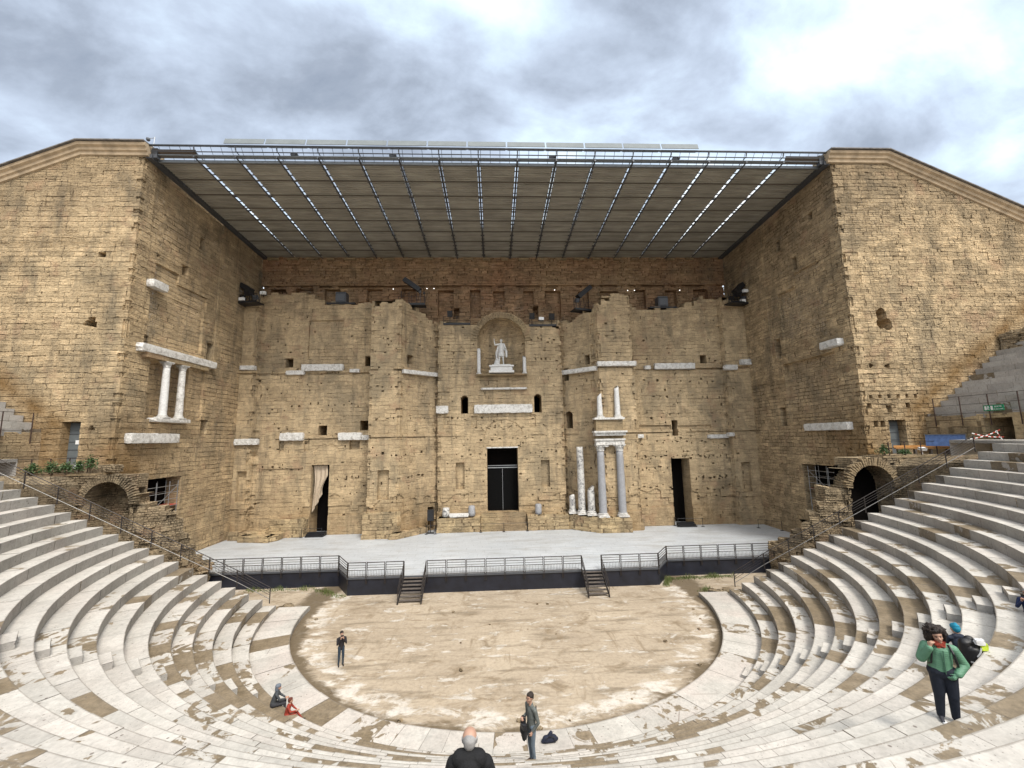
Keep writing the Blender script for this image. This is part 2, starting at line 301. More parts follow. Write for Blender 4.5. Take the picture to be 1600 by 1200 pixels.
# ------------------------------------------------------------------ relief masonry builder
def relief(name, path, zlo, zhi, mat, feats=(), top=None, parent=None, hjp=None, course=.5, ds=.15, blen=(.7, 1.6), amp=.05, seed=1,
           thick=2.5, joint_p=.6, erode=.06, seep=None, top_wob=0, zsub=3, jit=.0):
    rng = np.random.default_rng(seed); P = np.array(path, float)
    seg = np.hypot(*(P[1:]-P[:-1]).T); S = np.concatenate([[0], np.cumsum(seg)]); T = S[-1]
    se = list(np.arange(0, T, ds))+list(S); ze = []; z = zlo; zc = [zlo]
    while z < zhi-.05:
        hgt = course*rng.uniform(.78, 1.22); z = min(z+hgt, zhi)
        if zhi-z < course*.5: z = zhi
        zc.append(z)
    zc = np.array(zc)
    for a, b in zip(zc[:-1], zc[1:]):
        ze += [a, a+min(.045, .08*course+.008)]+list(np.linspace(a+.045, b, zsub+1)[1:-1])
    ze.append(zhi)
    for f in feats: se += f.get('s', []); ze += f.get('z', [])
    def uniq(a, lo, hi):
        a = np.sort(np.clip(np.array(a, float), lo, hi)); keep = [a[0]]
        for q in a[1:]:
            if q-keep[-1] > .012: keep.append(q)
        keep[-1] = max(keep[-1], a[-1]); return np.array(keep)
    keyS = np.array(list(S)); se = uniq(se, 0, T)
    for k in keyS: se[np.argmin(abs(se-k))] = k
    ze = uniq(ze, zlo, zhi)
    sm = (se[1:]+se[:-1])/2; zm = (ze[1:]+ze[:-1])/2; ns, nz = len(sm), len(zm)
    ci = np.clip(np.searchsorted(zc, zm)-1, 0, len(zc)-2)
    isj = (zm-zc[ci]) < min(.045, .08*course+.008)+.001
    D = np.zeros((ns, nz)); tone = np.zeros((ns, nz)); joint = np.zeros((ns, nz))
    for c in range(len(zc)-1):
        L = [-rng.uniform(0, 1)]
        while L[-1] < T: L.append(L[-1]+rng.uniform(*blen)*(1 if rng.random() > .12 else .5))
        L = np.array(L); bi = np.clip(np.searchsorted(L, sm)-1, 0, len(L)-1)
        off = rng.uniform(-1, 1, len(L))*amp; er = rng.random(len(L)) < .07; off[er] -= erode; tn = rng.random(len(L))
        vj = rng.random(len(L)) < joint_p
        near = (np.abs(sm-L[bi]) < ds*.55) & vj[bi]
        q_ = int(rng.integers(3, 9)); hj = rng.random(ns//q_+2) < (joint_p*1.2 if hjp is None else hjp); hj = np.repeat(hj, q_)[:ns]; hj &= rng.random(ns) > .12
        for j in np.where(ci == c)[0]:
            D[:, j] = off[bi]; tone[:, j] = tn[bi]
            nn = near & (rng.random(ns) > .25); D[nn, j] -= .035; joint[nn, j] = .8
            if isj[j]: D[hj, j] = np.minimum(D[hj, j], -.06*min(1, course*2)); joint[hj, j] = 1
    u_, v_ = np.meshgrid(sm, zm, indexing='ij'); D += amp*1.1*np.sin(u_*.9+1.3*np.sin(v_*1.1+seed))*np.sin(v_*1.3+1.7*np.sin(u_*.6+seed*2))
    if jit: D += rng.uniform(-jit, jit, D.shape)
    SM, ZM = np.meshgrid(sm, zm, indexing='ij')
    for f in feats:
        mk = f['m'](SM, ZM); 
        fd = f['d']
        if callable(fd): D[mk] = fd(SM, ZM)[mk]
        elif f.get('add'): D[mk] += fd
        else: D[mk] = fd + (D[mk]*.25 if abs(fd) < 1 else 0)
        if f.get('flat'): tone[mk] = .5*tone[mk]+.25
    sp = np.zeros((ns, nz))
    if seep is not None: sp = np.clip(seep(SM, ZM), 0, 1)
    if top is not None:
        tp = top(sm)
        # quantise to courses for a broken masonry edge
        lim = tp[:, None]
        D[ZM > lim] = -thick
    # positions
    Px = np.interp(se, S, P[:, 0]); Py = np.interp(se, S, P[:, 1])
    d = (P[1:]-P[:-1])/seg[:, None]; nrm = np.stack([d[:, 1], -d[:, 0]], 1)
    si = np.clip(np.searchsorted(S, se, side='right')-1, 0, len(seg)-1); Nn = nrm[si].copy()
    for k in range(1, len(seg)):
        i = np.argmin(abs(se-S[k])); a = nrm[k-1]+nrm[k]; a = a/np.linalg.norm(a); Nn[i] = a/max(.45, float(a@nrm[k]))
    Nn[-1] = nrm[-1]
    V = []; A = []; J = []; Q = []
    def quad(i0, i1, i2, i3, z0, z1, z2, z3, d0, d1, d2, d3, t, j, s):
        def v(i, z, dd): return np.stack([Px[i]+Nn[i, 0]*dd, Py[i]+Nn[i, 1]*dd, z], -1)
        V.append(np.stack([v(i0, z0, d0), v(i1, z1, d1), v(i2, z2, d2), v(i3, z3, d3)], 1)); A.append(t); J.append(j); Q.append(s)
    I, K = np.where(D > -thick+.001); dd = D[I, K]
    quad(I, I+1, I+1, I, ze[K], ze[K], ze[K+1], ze[K+1], dd, dd, dd, dd, tone[I, K], joint[I, K], sp[I, K])
    df = np.abs(D[1:]-D[:-1]) > .002; I, K = np.where(df); a, b = D[I, K], D[I+1, K]
    hi = np.where(a > b, tone[I, K], tone[I+1, K])
    quad(I+1, I+1, I+1, I+1, ze[K], ze[K], ze[K+1], ze[K+1], a, b, b, a, hi, 0*a, sp[I, K])
    df = np.abs(D[:, 1:]-D[:, :-1]) > .002; I, K = np.where(df); a, b = D[I, K], D[I, K+1]
    hi = np.where(a > b, tone[I, K], tone[I, K+1])
    quad(I, I+1, I+1, I, ze[K+1], ze[K+1], ze[K+1], ze[K+1], a, a, b, b, hi, 0*a, sp[I, K])
    V = np.concatenate(V).reshape(-1, 3); n = len(V)//4
    me = bpy.data.meshes.new(name); me.vertices.add(len(V)); me.vertices.foreach_set('co', V.ravel())
    me.loops.add(4*n); me.loops.foreach_set('vertex_index', np.arange(4*n)); me.polygons.add(n)
    me.polygons.foreach_set('loop_start', np.arange(0, 4*n, 4)); me.update()
    for nm, arr in (('tone', A), ('joint', J), ('seep', Q)):
        at = me.attributes.new(nm, 'FLOAT', 'FACE'); at.data.foreach_set('value', np.concatenate(arr).astype(np.float32))
    me.validate(); o = bpy.data.objects.new(name, me); COL.objects.link(o); me.materials.append(mat)
    if parent: o.parent = parent
    return o
def rect(s0, s1, z0, z1, d, **k): return dict(s=[s0, s1], z=[z0, z1], m=lambda S, Z: (S > s0) & (S < s1) & (Z > z0) & (Z < z1), d=d, **k)
def archf(sc_, hw, z0, zs, d, **k):
    return dict(s=[sc_-hw, sc_+hw], z=[z0, zs]+[zs+hw*q/10 for q in range(1, 11)],
                m=lambda S, Z: (abs(S-sc_) < hw) & (Z > z0) & ((Z < zs) | ((S-sc_)**2+(Z-zs)**2 < hw*hw)), d=d, **k)
def blobf(s0, z0, rs, rz, d, seed=0, **k):
    ph = random.Random(seed).uniform(0, 6)
    def mk(S, Z):
        a = np.arctan2((Z-z0)/rz, (S-s0)/rs); r = np.hypot((S-s0)/rs, (Z-z0)/rz); return r < 1+.22*np.sin(3*a+ph)+.12*np.sin(7*a+ph*2)
    n = 8
    return dict(s=[s0+rs*q/n*1.3 for q in range(-n, n+1)], z=[z0+rz*q/n*1.3 for q in range(-n, n+1)], m=mk, d=d, **k)
def hashn(s, seed=0):
    s = np.asarray(s, float); return np.modf(np.abs(np.sin(np.floor(s)*12.9898+seed*78.233)*43758.5453))[0]
def wob(s, seed=0, a=1.0): s = np.asarray(s, float); return a*(np.sin(s*.7+seed)+.6*np.sin(s*1.7+seed*2.1)+.4*np.sin(s*3.9+seed*1.3))/2
def steps(s, pts):
    """piecewise constant top profile: pts = [(s_from, z)...]"""
    s = np.asarray(s, float); z = np.full(s.shape, pts[0][1], float)
    for a, b in pts: z = np.where(s >= a, b, z)
    return z
# ------------------------------------------------------------------ ground
def ground_mat():
    m, nt, b = mat_new('packed_earth'); t = NT(nt); p = t.geo()
    n1 = t.noise(p, .22, 5, .6, .5); n2 = t.noise(t.mapv(p, (1, 1.6, 1), rot=(0, 0, R(25))), .55, 6, .65, .8); n3 = t.noise(p, 5, 6, .7)
    c = t.mix(t.ramp(n1, [(.35, 0), (.65, 1)]), (.46, .375, .275), (.38, .305, .22))
    c = t.mix(t.ramp(n2, [(.52, 0), (.66, .8)]), c, (.22, .16, .095))
    n4 = t.noise(t.mapv(p, (1, 1.9, 1), loc=(13, 4, 0), rot=(0, 0, R(10))), .62, 7, .72, .4)
    c = t.mix(t.ramp(n4, [(.57, 0), (.63, .8)]), c, (.60, .555, .49))
    s1_ = t.noise(t.mapv(p, (.22, 1.5, 1), rot=(0, 0, R(34))), 1.1, 6, .7, .5); c = t.mix(t.ramp(s1_, [(.52, 0), (.66, .8)]), c, (.21, .165, .11))
    s2_ = t.noise(t.mapv(p, (1.4, .3, 1), rot=(0, 0, R(12)), loc=(5, 1, 0)), 1.0, 6, .7, .5); c = t.mix(t.ramp(s2_, [(.58, 0), (.68, .7)]), c, (.24, .175, .105))
    sp = t.sep(p); r = t.m('SQRT', t.m('ADD', t.m('POWER', sp[0], 2), t.m('POWER', t.m('SUBTRACT', sp[1], 32), 2)))
    # chalky tidemark and wet gutter along the kerb
    rr = t.m('ADD', r, t.m('MULTIPLY', t.m('SUBTRACT', n2, .5), 2.2))
    c = t.mix(t.m('MULTIPLY', t.ramp(t.m('DIVIDE', rr, 20), [(.60, 0), (.63, 1), (.665, 1), (.685, 0)]), t.ramp(n4, [(.47, .0), (.55, .75)])), c, (.66, .61, .54))
    c = t.mix(t.m('MULTIPLY', t.ramp(t.m('DIVIDE', rr, 20), [(.665, 0), (.685, 1), (.76, 1), (.79, 0)]), .92), c, (.13, .095, .055))
    c = t.mix(1, c, t.ramp(n3, [(.28, .74), (.5, 1), (.75, 1.15)]), 'MULTIPLY')
    v = t.vor(p, 4.5); c = t.mix(t.m('MULTIPLY', t.ramp(v, [(.07, 1), (.12, 0)]), t.ramp(t.noise(p, .8), [(.5, 0), (.6, .5)])), c, (.12, .09, .05))
    nt.links.new(c, b.inputs['Base Color']); b.inputs['Roughness'].default_value = .95
    t.bump(t.m('ADD', t.m('MULTIPLY', n3, .4), n2), .5, .06, b); return m
M['earth'] = ground_mat()
def build_ground():
    mb = MB(); n = 40
    xs = [-900, -200, -60]+list(np.linspace(-40, 40, n))+[60, 200, 900]; ys = [-900, -200, -40]+list(np.linspace(-10, 60, n))+[80, 200, 900]
    vs = [(x, y, 0) for y in ys for x in xs]; w = len(xs)
    mb.add(vs, [(j*w+i, j*w+i+1, (j+1)*w+i+1, (j+1)*w+i) for j in range(len(ys)-1) for i in range(w-1)])
    tag(mb.build('ground', M['earth']), kind='structure')
build_ground()
# ------------------------------------------------------------------ the seating
TR, RS, Z1, R1, SH, YC = .81, .51, .65, 16.1, .4, 32.0
NROW = 21
def rad(i, ph, base=R1, tr=TR): return base+tr*i-SH*math.cos(ph)**2
def pol(r, ph, z): return (r*math.sin(ph), YC-r*math.cos(ph), z)
def ring_mesh(name, r0, r1, z0f, ztop, ph0, ph1, mats, seed, bl=(.9, 2.0), brown=.0, rz_base=0, parent=None, inset=.025, endwall=True, sub=.35, hot=()):
    """arc of blocks: tread from r0 to r1 at ztop, riser at r0 down to z0f, end faces down to rz_base"""
    rnd = random.Random(seed); V = []; F = []; mi = []; tone = []; brn = []; edg = []; lip = []
    rm = (r0(0.8)+r1(.8))/2; ph = ph0; 
    while ph < ph1-1e-4:
        L = rnd.uniform(*bl); e = min(ph+L/rm, ph1)
        if ph1-e < .5/rm: e = ph1
        k = max(1, int((e-ph)*rm/sub)); tn = rnd.random()
        bw = rnd.random(); mid = math.degrees((ph+e)/2)
        bb = brown
        for h0, h1, hv in hot:
            if h0 < mid < h1: bb = hv
        br = 1.15 if bw < bb*.45 else (.42+.22*rnd.random() if bw < bb*1.7+.08 else rnd.uniform(-.3, .30))
        dz = rnd.uniform(-.008, .008); dr = rnd.uniform(-.012, .012); zt = ztop+dz; b0 = len(V); nrad = 3
        for j in range(k+1):
            a = ph+(e-ph)*j/k; de = min(j, k-j)*(e-ph)*rm/k
            ra, rb = r0(a)+dr, r1(a)+.03
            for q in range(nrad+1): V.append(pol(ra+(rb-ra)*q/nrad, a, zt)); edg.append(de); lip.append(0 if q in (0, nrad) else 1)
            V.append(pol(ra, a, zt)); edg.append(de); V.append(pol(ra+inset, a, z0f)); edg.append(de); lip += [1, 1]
        st = nrad+3
        for j in range(k):
            o = b0+j*st
            for q in range(nrad): F.append((o+q, o+q+1, o+st+q+1, o+st+q)); mi.append(0); tone.append(tn); brn.append(br)
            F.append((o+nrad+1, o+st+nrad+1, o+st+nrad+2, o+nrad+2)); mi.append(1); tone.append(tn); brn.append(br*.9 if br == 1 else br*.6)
        ph = e
    if endwall:
        for a, s in ((ph0, 1), (ph1, -1)):
            b0 = len(V); ra, rb = r0(a), r1(a)
            V += [pol(ra, a, ztop-.002), pol(rb, a, ztop-.002), pol(rb, a, rz_base), pol(ra, a, rz_base)]; edg += [.5]*4; lip += [1]*4
            F.append((b0, b0+1, b0+2, b0+3) if s > 0 else (b0+3, b0+2, b0+1, b0)); mi.append(1); tone.append(.4); brn.append(.2)
    me = bpy.data.meshes.new(name); me.from_pydata(V, [], F); me.polygons.foreach_set('material_index', mi)
    for nm, arr, dm in (('tone', tone, 'FACE'), ('brown', brn, 'FACE'), ('edge', edg, 'POINT'), ('lip', lip, 'POINT')):
        at = me.attributes.new(nm, 'FLOAT', dm); at.data.foreach_set('value', np.array(arr, np.float32))
    for q in mats: me.materials.append(q)
    me.update(); o = bpy.data.objects.new(name, me); COL.objects.link(o)
    if parent: o.parent = parent
    return o
ORD = ['lowest', 'second', 'third', 'fourth', 'fifth', 'sixth', 'seventh', 'eighth', 'ninth', 'tenth', 'eleventh', 'twelfth', 'thirteenth', 'fourteenth',
       'fifteenth', 'sixteenth', 'seventeenth', 'eighteenth', 'nineteenth', 'twentieth', 'topmost']
def ph_end(i):
    r = R1+TR*i; ye = 31-.25*i; return math.acos((32-ye)/r)
PH = [ph_end(i) for i in range(NROW)]
def build_seats():
    # paved walk round the orchestra
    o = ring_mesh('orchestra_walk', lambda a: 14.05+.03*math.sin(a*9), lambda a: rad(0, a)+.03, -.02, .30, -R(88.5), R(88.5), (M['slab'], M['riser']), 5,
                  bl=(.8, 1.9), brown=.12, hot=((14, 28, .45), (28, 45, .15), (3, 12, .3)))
    tag(o, kind='structure')
    for i in range(NROW):
        hot = []; br = .15
        if i < 2: hot += [(-50, -33, 2.3), (-30, 0, .8), (2, 40, .7), (52, 80, .6)]; br = .25
        elif i < 5: hot += [(-66, -46, .6), (8, 34, .45), (55, 78, .7), (-46, -30, .9)]; br = .2
        elif i < 9: hot += [(44, 56, .8), (-52, -44, .45)]; br = .19
        elif i > 13: br = .10
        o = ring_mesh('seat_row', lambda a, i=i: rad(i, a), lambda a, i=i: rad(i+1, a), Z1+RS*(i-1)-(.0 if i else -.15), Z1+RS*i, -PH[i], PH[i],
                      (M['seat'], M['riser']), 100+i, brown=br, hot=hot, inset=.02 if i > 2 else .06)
        tag(o, f'{ORD[i]} curved row of pale limestone seats counting up from the orchestra', 'seat row', 'curved stone seat rows')
    # inset steps of the radial stairways
    for ang, lab in ((-46, 'narrow stone stairway climbing the left side of the seating'), (.5, 'stone stairway in the middle where the man in the grey jacket stands'),
                     (46, 'narrow stone stairway climbing the right side towards the seated hiker')):
        t = thing('stone_stairway', lab, 'stairway', pol(15.8, R(ang), .3), 0, 'radial stairways in the seating'); a0 = R(ang); inv = Vector(t.location)
        for i in range(NROW):
            V = []; r = rad(i, a0); ztop = Z1+RS*i-RS/2+(0 if i else .05); zb = Z1+RS*(i-1) if i else .29
            hw = .56
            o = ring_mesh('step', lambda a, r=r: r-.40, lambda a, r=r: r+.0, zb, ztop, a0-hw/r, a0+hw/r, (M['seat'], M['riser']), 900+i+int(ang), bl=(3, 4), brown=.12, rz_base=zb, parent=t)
            o.location = -inv
        bpy.context.view_layer.update()
    # upper walkway, podium wall and the upper seats that meet the towers
    e = R(86)
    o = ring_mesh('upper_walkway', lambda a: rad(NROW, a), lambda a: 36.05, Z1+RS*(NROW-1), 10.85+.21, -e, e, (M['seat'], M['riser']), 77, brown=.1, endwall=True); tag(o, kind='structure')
    for sgn, side in ((-1, 'left'), (1, 'right')):
        a0, a1 = sorted((sgn*R(35), sgn*R(93.2)))
        pts = [pol(36, a0+(a1-a0)*k/24, 0)[:2] for k in range(25)]
        pts = pts[::1] if sgn > 0 else pts
        if True: pts = pts[::-1] if False else pts
        # path must keep the orchestra on its right-hand side
        L = 36*(a1-a0)
        fs = []
        if sgn > 0:
            sv = lambda deg: 36*(R(deg)-a0)
        P = pts[::-1]
        sv = lambda deg: 36*(a1-R(deg))
        if sgn > 0: fs = [rect(sv(86.2), sv(83.2), 10.5, 12.65, -4)]
        o = relief('podium_wall', P, 9.5, 12.95, M['podium'], fs, course=.62, blen=(1.2, 2.2), amp=.015, seed=70+sgn, ds=.3, thick=5, joint_p=.5, erode=.02)
        tag(o, f'plain masonry podium wall under the upper seats beside the {side} tower', 'wall')
        for i in range(13):
            b = 36.0+.72*i; zt = 13.2+.54*i
            ee = math.pi/2+math.asin(min(1, 1.72/b))
            p0, p1 = sorted((sgn*R(35), sgn*ee))
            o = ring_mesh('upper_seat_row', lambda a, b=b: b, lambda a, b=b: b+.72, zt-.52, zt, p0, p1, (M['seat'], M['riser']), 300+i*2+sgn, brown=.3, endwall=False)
            tag(o, f'weathered upper seat row beside the {side} tower, {ORD[i]} above the podium wall', 'seat row', 'weathered upper seat rows')
build_seats()

# ------------------------------------------------------------------ the stage wall
PS = [(-30.5, 49), (-28.75, 49), (-28.6, 49.6), (-15.15, 49.6), (-15.0, 47.3), (-11.5, 47.3), (-10.9, 48.3), (-10.0, 49.4), (-8.9, 50.3), (-7.75, 50.9), (-7.6, 50.0),
      (7.6, 50.0), (7.75, 50.9), (8.9, 50.1), (10, 49.2), (11.0, 48.1), (11.5, 47.2), (15.7, 47.2), (15.85, 49.3), (27.4, 49.3), (27.6, 48.6), (30.5, 48.6)]
_seg = [math.dist(a, b) for a, b in zip(PS, PS[1:])]; _cs = [0]
for q in _seg: _cs.append(_cs[-1]+q)
def sx(x): return float(np.interp(x, [p[0] for p in PS], _cs))
def xs_(s): return np.interp(s, _cs, [p[0] for p in PS])
def ys_(x): return float(np.interp(x, [p[0] for p in PS], [p[1] for p in PS]))
def rx(x0, x1, z0, z1, d, **k): return rect(sx(x0), sx(x1), z0, z1, d, **k)
def build_stage_wall():
    root = thing('stage_wall', 'huge ruined sandstone stage wall with niches and doorways behind the stage', 'ruin wall', (0, 50, 0)); inv = (0, -50, 0)
    fs = []
    rr = random.Random(4)
    # string-course ledges at the two storey lines, broken off in places, and shallow wall setbacks
    fs.append(dict(m=lambda S, Z: (Z > 20.25) & (abs(xs_(S)) > 7.6), d=-.10, add=True))
    fs.append(dict(z=[20.0, 20.28], m=lambda S, Z: (Z > 20.0) & (Z < 20.28) & (abs(xs_(S)) > 7.7) & (hashn(S/1.3, 3) > .25), d=.20, add=True))
    fs.append(dict(z=[12.25, 12.5], m=lambda S, Z: (Z > 12.25) & (Z < 12.5) & (hashn(S/1.7, 5) > .3) & (abs(xs_(S)) > 3.5), d=.12, add=True))
    fs.append(dict(z=[12.1, 12.25], m=lambda S, Z: (Z > 12.1) & (Z < 12.25) & (hashn(S/2.3, 8) > .3) & (abs(xs_(S)) > 7.8), d=-.14, add=True))
    fs.append(dict(z=[19.8, 20.0], m=lambda S, Z: (Z > 19.8) & (Z < 20.0) & (abs(xs_(S)) > 7.8) & (hashn(S/1.9, 9) > .35), d=-.16, add=True))
    # eroded waist above the plinth
    fs.append(dict(m=lambda S, Z: (Z > 3.5) & (Z < 5.2+wob(S*.8, 2, .8)) & (hashn(S/.9, 11)+hashn(Z*2, 12) > .75), d=-.13, add=True))
    for x0, x1, z0, z1, d in ((-23.1, -19.0, 21.75, 26.5, -.3), (-5.46, -4.42, 6.0, 9.1, -.5), (4.68, 5.73, 6.05, 9.2, -.5), (-13.84, -12.58, 5.4, 8.6, -.55),
                              (-30.1, -29.0, 5.3, 8.7, -.5), (28.35, 29.5, 5.1, 8.5, -.5), (-27.7, -23.0, 4.0, 8.85, -.12), (17.3, 19.8, 21.8, 26.6, -.10),
                              (-27.0, -24.2, 21.2, 26.0, -.06), (16.6, 20.5, 12.55, 13.1, -.22), (21.3, 25.5, 12.55, 13.0, -.2), (-7.2, -6.2, 16.2, 17.6, -.12),
                              (-6.9, -6.2, 13.2, 14.6, -.2), (-3.6, -2.9, 13.2, 14.6, -.2), (3.5, 4.2, 13.2, 14.7, -.2), (-25.9, -25.3, 10.8, 12.0, -.3), (-23.0, -22.4, 10.8, 12.0, -.3),
                              (-17.8, -16.6, 10.9, 11.9, -.4), (6.7, 7.3, 13.3, 14.8, -.15)):
        fs.append(rx(x0, x1, z0, z1, d, flat=True))
    # real openings
    for x0, x1, z0, z1 in ((-22.05, -20.0, 1.3, 9.2), (20.2, 22.45, 1.3, 9.1), (-1.75, 1.95, 3.25, 10.72)):
        j = 0; z = z0
        fs.append(rx(x0, x1, z0, z1, -2.3))
    for x0, x1, z0, z1 in ((-25.7, -24.75, 20.75, 21.85), (-16.3, -15.6, 20.8, 22.0), (-21.45, -20.45, 12.6, 13.75), (-16.65, -15.7, 13.1, 14.25),
                           (24.8, 25.6, 20.6, 21.65), (15.95, 16.4, 20.65, 21.8), (20.6, 21.35, 11.8, 13.65), (15.9, 16.25, 12.5, 13.7),
                           (-10.9, -10.3, 20.8, 21.9), (10.2, 10.7, 20.5, 21.7), (-8.75, -8.1, 1.4, 4.0), (7.95, 8.5, 18.8, 20.4), (8.0, 8.9, 1.4, 3.4)):
        fs.append(rx(x0, x1, z0, z1, -3.1))
    fs.append(archf(sx(-4.4), .44, 14.9, 16.65, -3.2)); fs.append(archf(sx(4.52), .46, 14.9, 16.7, -3.2)); fs.append(archf(sx(8.35), .5, 12.9, 14.5, -3.0))
    # the emperor's niche: a round-backed apse under a half dome
    cN, hN, zN = sx(.15), 2.95, 23.8
    def apse(S, Z):
        q = np.clip(((S-cN)/hN)**2+np.where(Z > zN, (Z-zN)/hN, 0)**2, 0, 1); return -2.45*np.sqrt(1-q)-.02
    fs.append(dict(s=[cN-hN, cN+hN], z=[19.6, zN]+[zN+hN*math.sin(R(a)) for a in range(8, 90, 8)],
                   m=lambda S, Z: (abs(S-cN) < hN) & (Z > 19.6) & ((Z < zN) | ((S-cN)**2+(Z-zN)**2 < hN*hN)), d=apse))
    for k_ in range(1, len(PS)-1):
        if k_ in (6, 7, 8, 13, 14): continue
        fs.append(dict(m=lambda S, Z, q=_cs[k_], sd=k_: (abs(S-q) < .22+.2*hashn(Z/.43, sd+3)) & (hashn(Z/.43, sd) > .45), d=-.16, add=True))
    # relieving arch drawn by its joints above the royal door
    for rad_ in (2.35, 2.42):
        pass
    fs.append(dict(m=lambda S, Z: (abs(np.hypot(S-sx(.3), Z-11.7)-2.4) < .07) & (Z > 11.7), d=-.08, add=True))
    fs.append(dict(m=lambda S, Z: (abs(np.hypot(S-sx(-20.3), Z-10.1)-1.5) < .07) & (Z > 10.4), d=-.07, add=True))
    # rows of putlog and clamp holes
    holes = []
    for zr, x0, x1, n in ((11.0, 16.5, 27, 12), (9.3, 16.4, 27, 26), (6.8, 22.8, 27.2, 14), (5.4, 22.8, 27, 4), (4.6, 22.8, 27, 4), (8.9, -27.6, -23.0, 9), (13.2, -3, 3, 18), (12.9, -26, -22, 5), (16.2, -25, -17, 8),
                          (11.9, -6, 6, 9), (9.9, -6, -2, 4), (10.2, 3, 7, 6), (16.6, 17, 26, 9), (18.5, 17, 27, 7), (14.6, 17, 27, 10), (7.6, -19, -16.5, 5), (23.5, -14.5, 14, 9), (18.0, -14.5, -11.6, 4), (14.5, -14.5, -9, 9),
                          (10.3, -14.5, -9, 7), (8.3, 8.5, 15.4, 8), (17, 5, 7, 3), (22.5, -7, -4, 4), (24, 3.6, 7, 5), (21.5, 4, 7.2, 5), (5.9, 16.5, 20, 5), (8.0, 16.5, 20, 6), (7.7, -11, -9, 6)):
        for q in range(n):
            x = x0+(x1-x0)*(q+.5)/n+rr.uniform(-.25, .25); holes.append((sx(x), zr+rr.uniform(-.18, .18), rr.choice((.08, .10, .13))))
    for _ in range(420): holes.append((rr.uniform(1, _cs[-1]-1), rr.uniform(3, 27), rr.choice((.06, .08, .09, .11))))
    def hm(S, Z):
        mk = np.zeros(S.shape, bool); s1 = S[:, 0]; z1 = Z[0]
        for s, z, h in holes:
            I = np.where(abs(s1-s) < max(h, .076))[0]; K = np.where(abs(z1-z) < max(h, .085))[0]
            if len(I) and len(K): mk[np.ix_(I[:2], K[:2])] = True
        return mk
    fs.append(dict(m=hm, d=-.4, add=True))
    def top(s):
        x = xs_(s)
        base = steps(x, [(-31, 28.3), (-29.3, 28.9), (-28.7, 29.75), (-25.4, 30.05), (-23.6, 29.75), (-22.5, 29.25), (-21.3, 28.75), (-18.7, 28.6), (-15.2, 28.3), (-14.6, 27.75), (-14, 28.0), (-12.6, 28.25), (-11.3, 28.1),
                         (-10.5, 27.8), (-9.8, 27.35), (-9.1, 26.9), (-8.3, 26.6), (-7.6, 26.15), (-6.6, 25.9), (-5.2, 26.0), (-3.9, 25.9), (3.9, 25.6), (5.2, 25.75), (6.6, 25.5), (7.4, 25.9), (7.7, 26.6), (8.6, 26.4), (9.4, 26.7),
                         (10.2, 27.1), (11.0, 27.5), (12.2, 28.2), (13.2, 28.75), (14.4, 28.6), (16.0, 28.3), (16.6, 27.8), (19, 27.7), (21.5, 27.85), (23.2, 28.2), (24.6, 28.8), (25.4, 29.05), (27.8, 28.7), (29.3, 28.4)])
        base = base+.42*(np.floor(3*hashn(np.asarray(s)/.8, 2))/2-.5)
        a = np.where(abs(s-cN) < 3.7, zN+np.sqrt(np.clip(3.72**2-(s-cN)**2, 0, None)), 0)
        return np.maximum(base, a)
    def seep(S, Z):
        x = xs_(S); v = np.clip(1-(Z-2.5)/4.5, 0, 1)*(.25+.75*(np.sin(x*.55+1)*.5+.5)); return v*.55
    o = relief('masonry', PS, 1.3, 30.4, M['wall'], fs, top=top, parent=root, course=.43, ds=.15, blen=(.6, 1.5), amp=.012, seed=3, thick=3.4, joint_p=.08, hjp=.22, erode=.035, jit=.003, seep=seep); o.location = inv
    # rough voussoir ring of the niche
    mb = MB(); n = 30
    for k in range(n):
        a0 = math.pi*k/n+.012; a1 = math.pi*(k+1)/n-.012; ri, ro = 2.96, 3.62+.1*math.sin(k*3.1)
        yf, yb = 49.86+.03*math.sin(k*5), 50.4
        P = [(.15+r*math.cos(a), y, zN+r*math.sin(a)) for y in (yf, yb) for r, a in ((ri, a0), (ro, a0), (ro, a1), (ri, a1))]
        mb.add(P, [(0, 1, 2, 3), (7, 6, 5, 4), (0, 4, 5, 1), (1, 5, 6, 2), (2, 6, 7, 3), (3, 7, 4, 0)])
    mb.build('niche_arch', M['podium'], root).location = inv
    # upper rubble wall under the roof
    fb = []
    for x0, x1, z0, z1 in ((-29.5, -27.5, 30.3, 31.5), (-26.2, -24.0, 30.2, 31.6), (-22.6, -20.6, 29.6, 31.5), (-17.2, -15.2, 29.3, 31.5), (-12.8, -10.9, 28.5, 31.5), (-8.0, -5.9, 27.8, 31.3), (-3.8, -2.4, 27.5, 31.3), (-.75, .75, 28.6, 31.2),
                           (3.25, 4.6, 27.6, 31.2), (6.1, 8.2, 27.4, 31.2), (10.6, 12.0, 28, 31.1), (13.5, 16.0, 28, 31.1), (18.2, 19.7, 28.6, 31.3), (22.3, 23.9, 28.8, 31.2), (26.2, 28.2, 29, 31.3)):
        fb.append(rect(x0+30.5, x1+30.5, z0, z1, -.75))
    fb.append(rect(-6.0+30.5, -5.2+30.5, 27.4, 28.9, -1.5)); fb.append(rect(4.5+30.5, 5.2+30.5, 27.4, 29.1, -1.5))
    fb.append(dict(z=[31.9], m=lambda S, Z: Z > 31.9, d=.28, add=True)); fb.append(dict(z=[31.6, 31.9], m=lambda S, Z: (Z > 31.6) & (Z < 31.9) & (hashn(S/.8, 4) > .3), d=-.35, add=True))
    o = relief('upper_wall', [(-30.5, 52.5), (30.5, 52.5)], 23, 36.3, M['brick'], fb, parent=root, course=.36, blen=(.4, 1.1), ds=.16, amp=.05, seed=8, thick=3, joint_p=.55, erode=.08); o.location = inv
    mb = MB()
